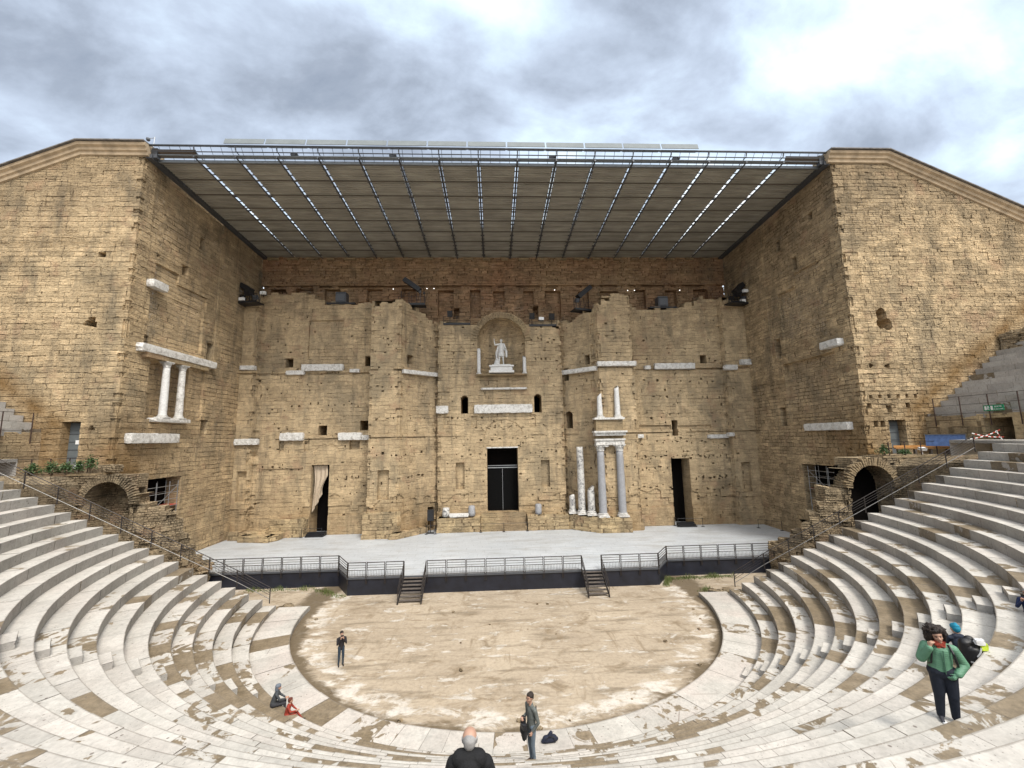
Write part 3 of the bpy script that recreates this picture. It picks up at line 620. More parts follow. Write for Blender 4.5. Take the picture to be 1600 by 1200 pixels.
    for k in range(24):
        x = -29.2+2.5*k+rr.uniform(-.2, .2); mb.box((x, 52.1, 35.42+rr.uniform(-.04, .04)), (rr.uniform(.9, 1.5), .5, .26))
    mb.build('corbel_course', M['podium'], root).location = inv
    # stone reveal and dark leaves of the royal door
    mb = MB(); y = 51.4
    mb.box((-.84, y, 5.75), (1.76, .08, 5.0)); mb.box((1.02, y, 5.75), (1.84, .08, 5.0)); d = mb.build('royal_door', M['void_paint'], root); d.location = inv
    mb = MB(); mb.box((.09, y-.09, 8.33), (3.62, .1, .1)); mb.box((.09, y-.09, 8.58), (3.62, .1, .07)); mb.box((.09, y-.07, 5.75), (.035, .05, 4.9)); mb.build('door_bar', M['steel'], d)
    MB().box((.1, 52.25, 6.9), (3.8, .1, 7.8)).build('door_backing', M['dark'], root).location = inv  # near-black sheet standing in for the darkness behind the door
    MB().box((.1, 49.96, 10.78), (3.75, .22, .14)).build('door_lintel', M['marble'], root).location = inv
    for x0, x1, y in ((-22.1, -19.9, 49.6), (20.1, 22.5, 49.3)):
        MB().box(((x0+x1)/2, y+2.2, 5.2), (x1-x0+.3, .1, 8.4)).build('doorway_backing', M['dark'], root).location = inv  # near-black sheet in place of the shade inside the doorway
    for x_, z_, y_ in ((-4.4, 16, 53.0), (4.52, 16, 53.0)): MB().box((x_, y_, z_), (1.6, .1, 3.4)).build('window_backing', M['dark'], root).location = inv  # black sheets give the slit windows their interior darkness
    # marble cornice fragments set back into the wall
    def frag(x0, x1, z0, z1, y, n=1, dep=.55, seed=0, tilt=0):
        r2 = random.Random(seed); m2 = MB(); w = (x1-x0)/n
        for k in range(n):
            dz = tilt*(k/(max(1, n-1))-.5)
            m2.rock((x0+w*(k+.5), y-.05, (z0+z1)/2+dz), (w*.985*1.12, dep*1.1, (z1-z0)*1.12), seed*7+k, sub=4, amp=.11)
            m2.box((x0+w*(k+.5), y-.10-dep*.30, z1-(z1-z0)*.16+dz), (w*.93, dep*.35, (z1-z0)*.24), ry=r2.uniform(-.01, .01))
            for t in range(int(w/.28)):
                m2.box((x0+w*k+.2+t*.28, y-.12-dep*.26, z1-(z1-z0)*.42+dz), (.13, dep*.22, (z1-z0)*.16))
        m2.build('marble_cornice', M['marble'], root).location = inv
    F = [(-23.5, -18.8, 20.25, 20.95, 49.45, 4), (-25.3, -23.3, 19.8, 20.25, 49.5, 2), (-17.9, -16.8, 20.0, 20.35, 49.45, 2), (-30.3, -28.7, 20.35, 20.8, 48.9, 3), (-25.6, -23.1, 12.1, 12.9, 49.5, 2), (-18.95, -16.4, 12.05, 12.8, 49.5, 2),
         (-16.2, -15.3, 12.0, 12.5, 49.4, 1), (-30.4, -27.9, 11.7, 12.3, 48.95, 4), (-3.15, 3.75, 14.95, 15.85, 49.9, 7), (-7.7, -6.4, 15.0, 15.8, 49.9, 1), (-2.3, 3.1, 17.75, 17.95, 49.95, 4),
         (11.3, 15.8, 20.0, 20.5, 47.1, 5), (18.9, 23.8, 19.9, 20.55, 49.15, 5), (17.6, 18.3, 19.9, 20.3, 49.2, 1), (27.3, 28.7, 19.6, 20.15, 48.5, 1), (29.3, 30.4, 20.2, 20.8, 48.4, 1), (27.0, 27.6, 11.6, 12.0, 48.5, 1), (24.9, 27.3, 11.4, 11.8, 49.2, 3),
         (16.2, 16.9, 11.6, 12.0, 49.1, 1)]
    for k, f in enumerate(F): frag(*f[:5], n=f[5], seed=k+1)
    for k, (pa, pb, z0, z1, n) in enumerate((((-11.3, 47.5), (-7.8, 50.6), 19.55, 19.9, 6), ((7.8, 50.6), (11.3, 47.4), 19.6, 20.0, 6))):
        m2 = MB(); A, B = Vector((*pa, 0)), Vector((*pb, 0)); a = math.atan2(B.y-A.y, B.x-A.x)
        for q in range(n):
            c = A.lerp(B, (q+.5)/n); off = Vector((math.sin(a), -math.cos(a), 0))*.1
            m2.rock((c.x+off.x, c.y+off.y, (z0+z1)/2), ((B-A).length/n*1.1, .5, (z1-z0)*1.3), 50+q+k*9, rz=a, sub=3, amp=.1)
        m2.build('marble_cornice', M['marble'], root).location = inv
    # plinth remains standing on the boards
    def plinth(poly, z1, seed, name='plinth'):
        P = poly; o = relief(name, P, 1.34, z1, M['podium'], [], parent=root, course=.42, blen=(.6, 1.3), ds=.2, amp=.05, seed=seed, thick=1.2, joint_p=.8, erode=.06,
                             top=lambda s: z1-.02-.12*hashn(np.asarray(s)/.8, seed)); o.location = inv
        mb = MB(); q = [(x, y+.05) for x, y in P]+[(P[-1][0], 51), (P[0][0], 51)]
        mb.prism(q, z1-.5, z1-.14); mb.build('plinth_top', M['podium'], root).location = inv
    plinth([(-30.2, 49.0), (-30.0, 47.9), (-26.0, 47.9), (-25.9, 49.5)], 2.25, 21)
    plinth([(-26.1, 49.5), (-26.0, 48.6), (-22.2, 48.6), (-22.15, 49.6)], 3.35, 22)
    plinth([(-28.6, 47.95), (-28.4, 47.0), (-24.9, 46.4), (-24.3, 47.4), (-24.2, 48.6)], 2.05, 28)
    plinth([(-15.3, 49.5), (-15.2, 46.7), (-12.2, 46.7), (-11.3, 47.6)], 4.2, 23)
    plinth([(-12.3, 47.6), (-12.2, 46.2), (-11.4, 46.2), (-8.6, 49.2)], 2.0, 24)
    plinth([(-7.55, 50.0), (-7.5, 48.75), (-2.6, 48.75), (-2.55, 50.0)], 3.05, 25)
    plinth([(2.8, 50.0), (2.85, 48.75), (7.6, 48.75), (7.65, 50.0)], 3.1, 26)
    plinth([(7.7, 50.0), (7.6, 49.0), (10.7, 46.4), (14.15, 46.3), (14.3, 47.4), (15.9, 47.4), (15.95, 49.2)], 3.05, 27)
    mb = MB()
    for k in range(7): mb.box((.12, 49.93-.16*(6-k)-.2, 1.35+.265*(k+.5)), (5.3, 1.5-.0*k, .265))
    mb = MB()
    for k in range(7):
        y0 = 48.85+.17*k; mb.box((.12, (y0+50.4)/2, 1.35+.27*(k+.5)), (5.28, 50.4-y0, .266))
    mb.build('door_steps', M['podium'], root).location = inv
build_stage_wall()
# ------------------------------------------------------------------ side towers
def tower_top_left(X): return np.where(X > -35.7, 37.35, 37.35-.425*(-35.7-X))
def tower_top_right(X): return np.where(X < 35.75, 37.35, 37.35-.47*(X-35.75))
def cornice(root, inv, pts, sgn):
    prof = [(0, -1.0), (.12, -.96), (.15, -.70), (.28, -.62), (.32, -.40), (.50, -.28), (.54, -.06), (.46, 0), (-1.6, .12), (-1.6, -1.0)]
    m = MB(); n = len(prof); V = []; F = []
    for (x, z) in pts:
        for o, h in prof: V.append((x, 33.8-o, z+h))
    for i in range(len(pts)-1):
        for j in range(n): F.append((i*n+j, i*n+(j+1) % n, (i+1)*n+(j+1) % n, (i+1)*n+j))
    F += [tuple(range(n)), tuple(range((len(pts)-1)*n, len(pts)*n))]
    m.add(V, F); c = m.build('cornice', M['cornice'], root); c.location = inv
    m = MB(); V = []; F = []
    for (x, z) in pts: V += [(x, 33.10, z+.01), (x, 33.10, z+.10), (x, 35.4, z+.24), (x, 35.4, z+.12)]
    for i in range(len(pts)-1):
        for j in range(4): F.append((i*4+j, i*4+(j+1) % 4, (i+1)*4+(j+1) % 4, (i+1)*4+j))
    m.add(V, F+[(0, 1, 2, 3), tuple(range(len(V)-4, len(V)))]); m.build('coping', M['coping'], root).location = inv
def cmat():
    m = plain('cornice_stone', (.36, .275, .18), .9, 0, .3, 1.2, .5); return m
M['cornice'] = cmat(); M['coping'] = plain('lead_coping', (.16, .15, .145), .8, 0, .45, 2.5)
M['door_green'] = plain('grey_green_door', (.115, .13, .135), .6, 0, .1, 3)
def column(root, base, r, h0, h1, mat, cap=None, basez=.35, broken=False, seed=0, taper=.86, parent_inv=None, bmat=None, wobble=.01, lean=0):
    """attic base, tapering shaft, optional leafy capital; h0 floor of base, h1 top of shaft (under the capital)"""
    x, y = base; m = MB(); bmat = bmat or M['marble']
    m.box((x, y, h0+basez*.18), (r*2.7, r*2.7, basez*.36))
    m.lathe((x, y, 0), [(r*1.32, h0+basez*.36), (r*1.38, h0+basez*.45), (r*1.32, h0+basez*.58), (r*1.12, h0+basez*.64), (r*1.12, h0+basez*.74), (r*1.22, h0+basez*.80), (r*1.22, h0+basez*.9), (r*1.04, h0+basez)], 20, wob=.02, seed=seed)
    m.build('base', bmat, root, 0)
    m = MB(); z0 = h0+basez; n = 22; H = h1-z0; rows = 14; rnd = random.Random(seed); V = []; F = []
    for j in range(rows+1):
        t = j/rows; rr = r*(1-(1-taper)*t**1.4)*(1+rnd.uniform(-wobble, wobble))
        for i in range(n):
            a = 2*math.pi*i/n; z = z0+H*t
            if broken and j == rows: z += .35*r*2*math.sin(a+seed)*1.0+rnd.uniform(-.05, .05)
            if broken and j == rows-1: z += .15*r*2*math.sin(a+seed)
            V.append((x+rr*math.cos(a)*(1+rnd.uniform(-wobble, wobble))+lean*(z-h0), y+rr*math.sin(a), z))
    F = [(j*n+i, j*n+(i+1) % n, (j+1)*n+(i+1) % n, (j+1)*n+i) for j in range(rows) for i in range(n)]+[tuple(range(rows*n, rows*n+n))]
    m.add(V, F, True); m.build('shaft', mat, root)
    if cap:
        m = MB(); z = h1; s = r*taper
        m.lathe((x, y, 0), [(s*1.12, z), (s*1.12, z+.05), (s*.98, z+.07), (s*1.05, z+cap*.5), (s*1.45, z+cap*.86)], 16)
        for row, (zz, k, out, hh) in enumerate(((z+.06, 8, 1.12, cap*.40), (z+cap*.32, 8, 1.22, cap*.40))):
            for q in range(k):
                a = 2*math.pi*(q+.5*row)/k; dx, dy = math.cos(a), math.sin(a); tx, ty = -dy, dx; w = s*.40
                P = [(x+dx*s*1.0-tx*w, y+dy*s*1.0-ty*w, zz), (x+dx*s*1.0+tx*w, y+dy*s*1.0+ty*w, zz), (x+dx*s*out+tx*w*.9, y+dy*s*out+ty*w*.9, zz+hh*.7), (x+dx*s*out-tx*w*.9, y+dy*s*out-ty*w*.9, zz+hh*.7),
                     (x+dx*s*(out+.30)+tx*w*.5, y+dy*s*(out+.30)+ty*w*.5, zz+hh), (x+dx*s*(out+.30)-tx*w*.5, y+dy*s*(out+.30)-ty*w*.5, zz+hh), (x+dx*s*(out+.32), y+dy*s*(out+.32), zz+hh*.82)]
                m.add(P, [(0, 1, 2, 3), (3, 2, 4, 5), (5, 4, 6)])
        for q in range(4):
            a = math.pi/4+q*math.pi/2; m.rock((x+math.cos(a)*s*1.5, y+math.sin(a)*s*1.5, z+cap*.80), (s*.5, s*.5, cap*.24), q+seed)
        m.box((x, y, z+cap*.94), (s*3.0, s*3.0, cap*.13)); m.build('capital', M['marble'], root)
def build_towers():
    for sgn, side in ((-1, 'left'), (1, 'right')):
        lab = ('tall sandstone side tower on the left with two white columns on its inner face', 'tall sandstone side tower on the right, its inner face shaded and bare')[sgn > 0]
        root = thing('stone_tower', lab, 'tower', (sgn*31, 34, 0)); inv = (-sgn*31, -34, 0)
        # s runs along front then the inner face (left) or the reverse (right)
        if sgn < 0:
            path = [(-58, 33.8), (-30.5, 33.8), (-30.5, 52.6)]; fx = lambda X: X+58; sy = lambda Y: 27.5+Y-33.8
            Xs = lambda S: S-58; front = lambda S: S < 27.5; Yof = lambda S: 33.8+S-27.5
        else:
            path = [(30.5, 52.6), (30.5, 33.8), (58, 33.8)]; fx = lambda X: 18.8+X-30.5; sy = lambda Y: 52.6-Y
            Xs = lambda S: S-18.8+30.5; front = lambda S: S > 18.8; Yof = lambda S: 52.6-S
        def rf(x0, x1, z0, z1, d, **k): a, b = sorted((fx(x0), fx(x1))); return rect(a, b, z0, z1, d, **k)
        def ry(y0, y1, z0, z1, d, **k): a, b = sorted((sy(y0), sy(y1))); return rect(a, b, z0, z1, d, **k)
        fs = []
        if sgn < 0:
            fs += [dict(m=lambda S, Z: (~front(S)) & (Yof(S) > 35.2) & (Z > 19.9) & (Yof(S) < 44.4), d=-.12, add=True), ry(35.9, 42.6, 20.9, 25.4, -.35, flat=True), ry(36.2, 38.9, 25.4, 27.9, -.32, flat=True), ry(38.9, 42.9, 25.4, 26.9, -.3, flat=True),
                   ry(36.4, 41.0, 14.05, 19.25, -.95, flat=True), ry(41.6, 43.2, 14.2, 19.3, -.22, flat=True), ry(37.0, 41.2, 4.0, 8.9, -1.6), ry(43.4, 44.3, 20.2, 22.4, -2), ry(43.2, 44.2, 12.6, 14.3, -2), ry(35.7, 36.5, 20.5, 21.3, -.9),
                   ry(39.2, 40.0, 28.0, 29.1, -.8), ry(41.2, 41.9, 31.6, 32.9, -1.2), blobf(sy(36.3), 28.6, .18, .2, -.6, 3), rf(-33.35, -32.75, 27.3, 27.75, -1.0), blobf(fx(-33.3), 21.75, .5, .42, -1.4, 5),
                   rf(-34.55, -33.15, 10.4, 13.75, -.75), blobf(fx(-32.3), 13.2, .25, .2, -.4, 9)]
        else:
            fs += [dict(m=lambda S, Z: (~front(S)) & (Yof(S) > 35.0) & (Z > 20.2) & (Yof(S) < 44.4), d=-.12, add=True), ry(36.6, 42.6, 21.2, 26.9, -.35, flat=True), ry(36.6, 40.2, 26.9, 28.3, -.33, flat=True), ry(36.0, 42.8, 13.2, 19.2, -.5, flat=True),
                   ry(36.9, 41.6, 3.4, 8.7, -1.6), ry(43.0, 43.9, 20.0, 22.2, -2), ry(43.1, 44.1, 12.6, 14.6, -2), ry(39.4, 40.0, 28.6, 30.0, -1.2), ry(41.4, 42.0, 31.6, 32.8, -1.2), ry(36.7, 37.3, 32.6, 33.4, -.8),
                   dict(s=[fx(32.7+.1*q) for q in range(0, 17)], z=[20.2+.1*q for q in range(0, 26)], m=lambda S, Z: (((Xs(S)-33.35)/.50)**2+((Z-21.9)/.72)**2 < 1) | (((Xs(S)-33.75)/.45)**2+((Z-21.1)/.55)**2 < 1) | (((Xs(S)-33.15)/.4)**2+((Z-21.2)/.5)**2 < 1), d=-1.6),
                   rf(32.6, 34.1, 9.9, 12.75, -.8), blobf(fx(31.7), 17.45, .2, .2, -.6, 3), blobf(fx(33.2), 17.4, .24, .2, -.6, 6), rf(32.6, 33.1, 13.4, 14.0, -.4), rf(31.3, 31.7, 12.2, 12.7, -.4), rf(31.9, 32.3, 12.2, 12.7, -.4), rf(34.3, 34.7, 13.8, 14.2, -.4), rf(30.9, 31.3, 13.8, 14.2, -.4)]
            for q in range(6): fs.append(rf(31.2+.8*q, 31.5+.8*q, 14.6, 14.95, -.35))
        cs_ = fx(sgn*30.5); fs.append(dict(m=lambda S, Z: (abs(S-cs_) < .25+.25*hashn(Z/.4, 3)) & (hashn(Z/.4, 6) > .5) & (Z > 9), d=-.13, add=True))
        rr = random.Random(31+sgn); holes = [(rr.uniform(1, 45), rr.uniform(8, 35)) for _ in range(90)]
        def hm(S, Z):
            mk = np.zeros(S.shape, bool); s1 = S[:, 0]; z1 = Z[0]
            for s, z in holes:
                if front(np.array([s]))[0] and rr.random() < .5: continue
                mk[abs(s1-s).argmin(), abs(z1-z).argmin()] = True
            return mk
        fs.append(dict(m=hm, d=-.35, add=True))
        # rough cavities and whole courses pushed back
        def top(s):
            X = Xs(s); return np.where(front(s), (tower_top_left(X) if sgn < 0 else tower_top_right(X))-.6, 36.8-(Yof(s)-33.8)*.055)
        def seep(S, Z):
            X = np.where(front(S), abs(Xs(S)), 30.5); Y = np.where(front(S), 33.8, Yof(S))
            a = np.clip(1-abs(Z-9.5)/5.5, 0, 1)*np.clip(1-(X-30.5)/3.8, 0, 1)*np.clip(1-(Y-33.8)/7, 0, 1)
            line = 13.5+(X-36)*.75; b = np.where(front(S), np.clip(1-abs(Z-line-.8)/1.7, 0, 1)*np.clip((X-33)/2, 0, 1), 0)
            c = np.where(front(S) & (X > 34.5) & (X < 37.5) & (Z < 14), .9, 0)
            return np.maximum(np.maximum(a*1.0, b*.8), c*.7)
        o = relief('masonry', path, 0, 37.4, M['tower_left' if sgn < 0 else 'tower'], fs, top=top, parent=root, course=(.44 if sgn < 0 else .37), ds=.13, amp=(.014 if sgn < 0 else .022), seed=40+sgn, thick=3.6, joint_p=(.15 if sgn < 0 else .45), erode=.045, hjp=(.55 if sgn < 0 else .5), seep=seep, blen=((.9, 2.2) if sgn < 0 else (.6, 1.5)), jit=.014); o.location = inv
        pts = [(-58, 37.4-.425*22.3), (-35.7, 37.4), (-30.15, 37.4)] if sgn < 0 else [(30.15, 37.4), (35.75, 37.4), (58, 37.4-.47*22.25)]
        cornice(root, inv, pts, sgn)
        MB().box((sgn*45, 36.2, 14), (28, .3, 28)).build('core', M['tower'], root).location = inv
        MB().box((sgn*31.95, 39.2, 6.2), (.1, 5.6, 6.4)).build('opening_backing', M['dark'], root).location = inv  # near-black sheet stands in for the unlit room behind the opening
        # service door
        dx, z0, z1 = ((-33.85, 10.4, 13.7), (33.35, 9.9, 12.7))[sgn > 0]
        d = MB().box((dx, 34.5, (z0+z1)/2), (1.36, .08, z1-z0)).build('service_door', M['door_green'], root); d.location = inv
        m = MB(); [m.box((dx, 34.44, z0+.55+.62*k), (1.3, .03, .04)) for k in range(4)]; m.build('door_panel', M['darkgrey'], d)
        m = MB(); m.box((dx+(.1 if sgn < 0 else -.35), 34.43, z0+1.75), (.45, .02, .32)); m.build('notice', M['white'], d)
        if sgn < 0:
            MB().box((dx+.48, 34.42, z0+1.85), (.2, .02, .2)).build('notice', M['red'], d)
        # marble fragments let into the faces
        def fr(c, s, n=1, seed=0, rz=0, name='marble_block', rx_=0):
            m = MB()
            for k in range(n):
                L = s[1]/n if s[1] > s[0] else s[0]/n
                if s[1] > s[0]: m.rock((c[0], c[1]-s[1]/2+L*(k+.5), c[2]), (s[0]*1.1, L*1.12, s[2]*1.1), seed+k, sub=3, amp=.06)
                else: m.rock((c[0]-s[0]/2+L*(k+.5), c[1], c[2]), (L*1.12, s[1]*1.1, s[2]*1.1), seed+k, sub=3, amp=.06)
            m.build(name, M['marble'], root).location = inv
        if sgn < 0:
            fr((-30.35, 39.5, 20.0), (.75, 9.0, .62), 4, 3); m = MB(); m.box((-30.25, 39.3, 19.45), (.5, 7.6, .42)); m.build('architrave', M['podium'], root).location = inv
            fr((-30.3, 38.9, 14.0), (.8, 3.9, .32), 3, 13); fr((-30.2, 37.2, 12.4), (.55, 5.0, .75), 5, 23); fr((-30.3, 36.2, 25.75), (.6, 1.5, .62), 1, 33)
            for yy, sd, lean in ((37.95, 1, 0), (39.85, 2, .0)):
                c = thing('marble_column', ('left white column with a leafy capital high on the left tower', 'right slightly broken white column with a leafy capital high on the left tower')[sd-1], 'column', (0, 0, 0), 0, 'pair of columns on the left tower')
                column(c, (-30.25, yy), .31, 14.17, 18.72, M['statue'] if sd == 1 else M['marble'], cap=.5, basez=.3, seed=sd, wobble=.012 if sd == 1 else .05)
        else:
            fr((30.3, 35.9, 19.85), (.7, 1.9, .62), 1, 43); fr((30.25, 37.5, 12.35), (.6, 5.0, .62), 6, 53)
M['red'] = plain('red_paint', (.45, .06, .04), .6); M['orange'] = plain('orange_wood', (.48, .24, .07), .6); M['blue'] = plain('blue_sheet', (.10, .17, .36), .5, 0, .25, 5)
build_towers()
# ------------------------------------------------------------------ roof canopy
def build_canopy():
    root = thing('stage_roof', 'long steel and ribbed metal roof canopy sloping over the stage', 'roof', (0, 43, 36)); inv = (0, -43, -36)
    Y0, Y1 = 34.7, 52.4; zf = lambda y: 36.55-(y-Y0)*(.85/17.7)
    mt, nt, b = mat_new('roof_underside'); t = NT(nt); p = t.geo()
    n = t.noise(t.mapv(p, (.25, 2.2, 1)), 1.1, 5, .6); n2 = t.noise(p, .5, 4)
    c = t.mix(t.ramp(n, [(.35, 0), (.65, 1)]), (.25, .238, .205), (.37, .352, .305)); c = t.mix(1, c, t.ramp(n2, [(.3, .85), (.7, 1.1)]), 'MULTIPLY')
    nt.links.new(c, b.inputs['Base Color']); b.inputs['Roughness'].default_value = .7; M['deck_roof'] = mt
    M['purlin'] = plain('purlin', (.12, .105, .085), .8); M['beam'] = plain('roof_steel', (.085, .09, .10), .5, .4, .2); M['glass_panel'] = plain('pale_glazing', (.17, .19, .195), .7, 0, .1, 1.5); M['gutter'] = plain('grey_steel', (.20, .22, .24), .45, .3, .15)
    xb = [-1.93+3.5*k for k in range(-8, 10)]
    edges = [-30.45]+[x for x in xb if abs(x) < 29.9 and x > -29.5]+[30.45]
    edges = [-30.45]+[-1.93+3.5*k for k in range(-7, 9)]+[30.45]
    # corrugated sheet of each bay
    for a, b_ in zip(edges, edges[1:]):
        m = MB(); g0 = 1 if a > -30 else 0; g1 = 1 if b_ < 30 else 0; V = []; F = []; y = Y0; k = 0
        while y < Y1-.01:
            ye = min(y+.16, Y1); up = .0 if k % 2 else .05
            gp = .15 if y < 43 else max(.012, .15-.14*(y-43)/5); x0 = a+gp*g0; x1 = b_-gp*g1
            if True:
                if 37.5 < y < 37.66: y = y+.05
                bz = len(V); V += [(x0, y, zf(y)+up), (x1, y, zf(y)+up), (x1, ye, zf(ye)+up), (x0, ye, zf(ye)+up), (x1, ye, zf(ye)+(.05-up)), (x0, ye, zf(ye)+(.05-up))]
                F += [(bz, bz+1, bz+2, bz+3), (bz+3, bz+2, bz+4, bz+5)]
            y = ye; k += 1
        m.add(V, F); m.build('roof_panel', M['deck_roof'], root).location = inv
    for k, y in enumerate([Y0+.1+2.2*q for q in range(9)]):
        m = MB(); m.box((0, y, zf(y)-.06), (60.8, .07, .10)); m.build('purlin', M['purlin'], root).location = inv
    for x in edges:
        m = MB(); xx = max(-30.3, min(30.3, x)); m.tube((xx, Y0-.9, zf(Y0)-.10), (xx, Y1, zf(Y1)-.12), .085, 4); m.tube((xx, Y0-.9, zf(Y0)+.45), (xx, Y1-4, zf(Y1)+.35), .05, 4)
        y = Y0
        k = 0
        while y < Y1:
            m.box((xx, y, zf(y)-.02), (.44, .09 if k % 3 else .2, .06)); m.tube((xx, y, zf(y)), (xx, min(y+.75, Y1-3) if y < Y1-3.8 else y+.1, zf(y)+.4), .025, 4); y += .8; k += 1
        m.tube((xx, Y0-.9, zf(Y0)+.5), (xx, Y0-1.0, 37.35), .06, 5)
        m.build('roof_beam', M['beam'], root).location = inv
    # dark side channels along the towers
    for sg in (-1, 1):
        m = MB(); m.box((sg*30.2, (Y0+Y1)/2-.4, 36.05), (.5, 18.6, .35), rx=-math.atan(.85/17.7)); m.box((sg*29.9, 34.2, 36.9), (.5, .4, .9)); m.build('side_channel', M['beam'], root).location = inv
    # front edge: chords, walkway grille, mullions
    m = MB(); m.box((0, 34.62, 36.52), (60.6, .16, .22)); m.box((0, 34.3, 36.78), (60.6, .45, .05)); m.build('front_beam', M['gutter'], root).location = inv
    m = MB(); m.tube((-30.6, 33.75, 37.42), (30.6, 33.75, 37.42), .09, 8); m.tube((-30.6, 34.2, 37.18), (30.6, 34.2, 37.18), .045, 6); m.tube((-30.6, 33.9, 36.98), (30.6, 33.9, 36.98), .03, 5)
    for k in range(70): m.tube((-30.3+.866*k, 33.8, 37.4), (-30.3+.866*k, 34.5, 36.6), .02, 4)
    m.build('front_truss', M['beam'], root).location = inv
    for sg in (-1, 1): MB().box((sg*28.2, 34.15, 36.95), (3.5, .05, .62), rx=.6).build('end_panel', M['dark_brown'], root).location = inv
    for k in range(12):
        x = -22.15+3.5*k; m = MB(); m.box((x, 33.62, 37.78), (3.36, .58, .045), rx=R(74)); p_ = m.build('glazed_panel', M['glass_panel'], root); p_.location = inv
        m = MB(); m.box((x, 33.93, 37.50), (3.3, .5, .03), rx=R(20)); m.build('panel_frame', M['gutter'], p_)
    for x in (-18.2, -9.6, 4.7, 16.1):
        m = MB(); m.box((x, 34.25, 37.0), (.5, .25, .16)); m.box((x+.3, 34.15, 36.95), (.2, .3, .12)); m.build('motor', M['beam'], root).location = inv
M['dark_brown'] = plain('dark_brown_sheet', (.07, .05, .035), .8)
build_canopy()
def lamp_mast():
    t = thing('weather_mast', 'thin mast with a small camera standing on the left tower top', 'mast', (-30.2, 34.2, 37.45))
    m = MB(); m.tube((0, 0, 0), (.05, 0, 1.1), .035); m.tube((.05, 0, 1.0), (-.45, 0, .95), .025); m.build('pole', M['steel'], t)
    m = MB(); m.lathe((-.5, 0, .72), [(.04, .3), (.14, .25), (.16, .1), (.1, 0)], 10); m.build('camera_dome', M['darkgrey'], t)
lamp_mast()
# ------------------------------------------------------------------ stage platform
def board_mat():
    m, nt, b = mat_new('stage_boards'); t = NT(nt); p = t.geo(); s = t.sep(p)
    n = t.noise(t.mapv(p, (.35, 3.0, 1)), 1.3, 6, .65); n2 = t.noise(p, .35, 4)
    c = t.mix(t.ramp(n, [(.3, 0), (.7, 1)]), (.47, .50, .53), (.60, .62, .64)); c = t.mix(1, c, t.ramp(n2, [(.35, .93), (.65, 1.05)]), 'MULTIPLY')
    fr = t.m('FRACT', t.m('DIVIDE', s[1], .6)); frx = t.m('FRACT', t.m('ADD', t.m('DIVIDE', s[0], 2.4), t.m('MULTIPLY', t.m('FLOOR', t.m('DIVIDE', s[1], .6)), .37)))
    j = t.m('MAXIMUM', t.m('LESS_THAN', fr, .05), t.m('LESS_THAN', frx, .012)); c = t.mix(t.m('MULTIPLY', j, .6), c, (.2, .21, .22))
    st = t.noise(t.mapv(p, (.3, 1, 1), loc=(4, 4, 0)), .9, 6, .7); c = t.mix(t.ramp(st, [(.50, 0), (.66, .6)]), c, (.36, .355, .34)); fs_ = t.noise(p, 7, 6, .7); c = t.mix(1, c, t.ramp(fs_, [(.3, .86), (.7, 1.08)]), 'MULTIPLY')
    nt.links.new(c, b.inputs['Base Color']); b.inputs['Roughness'].default_value = .5; return m
M['boards'] = board_mat(); M['skirt'] = plain('stage_skirt', (.011, .013, .022), .45, 0, .35, 1.5)
FRONT = [(-24.6, 36.4), (-13.8, 36.4), (-12.35, 34.2), (12.2, 34.2), (13.65, 36.2), (24.2, 36.2)]
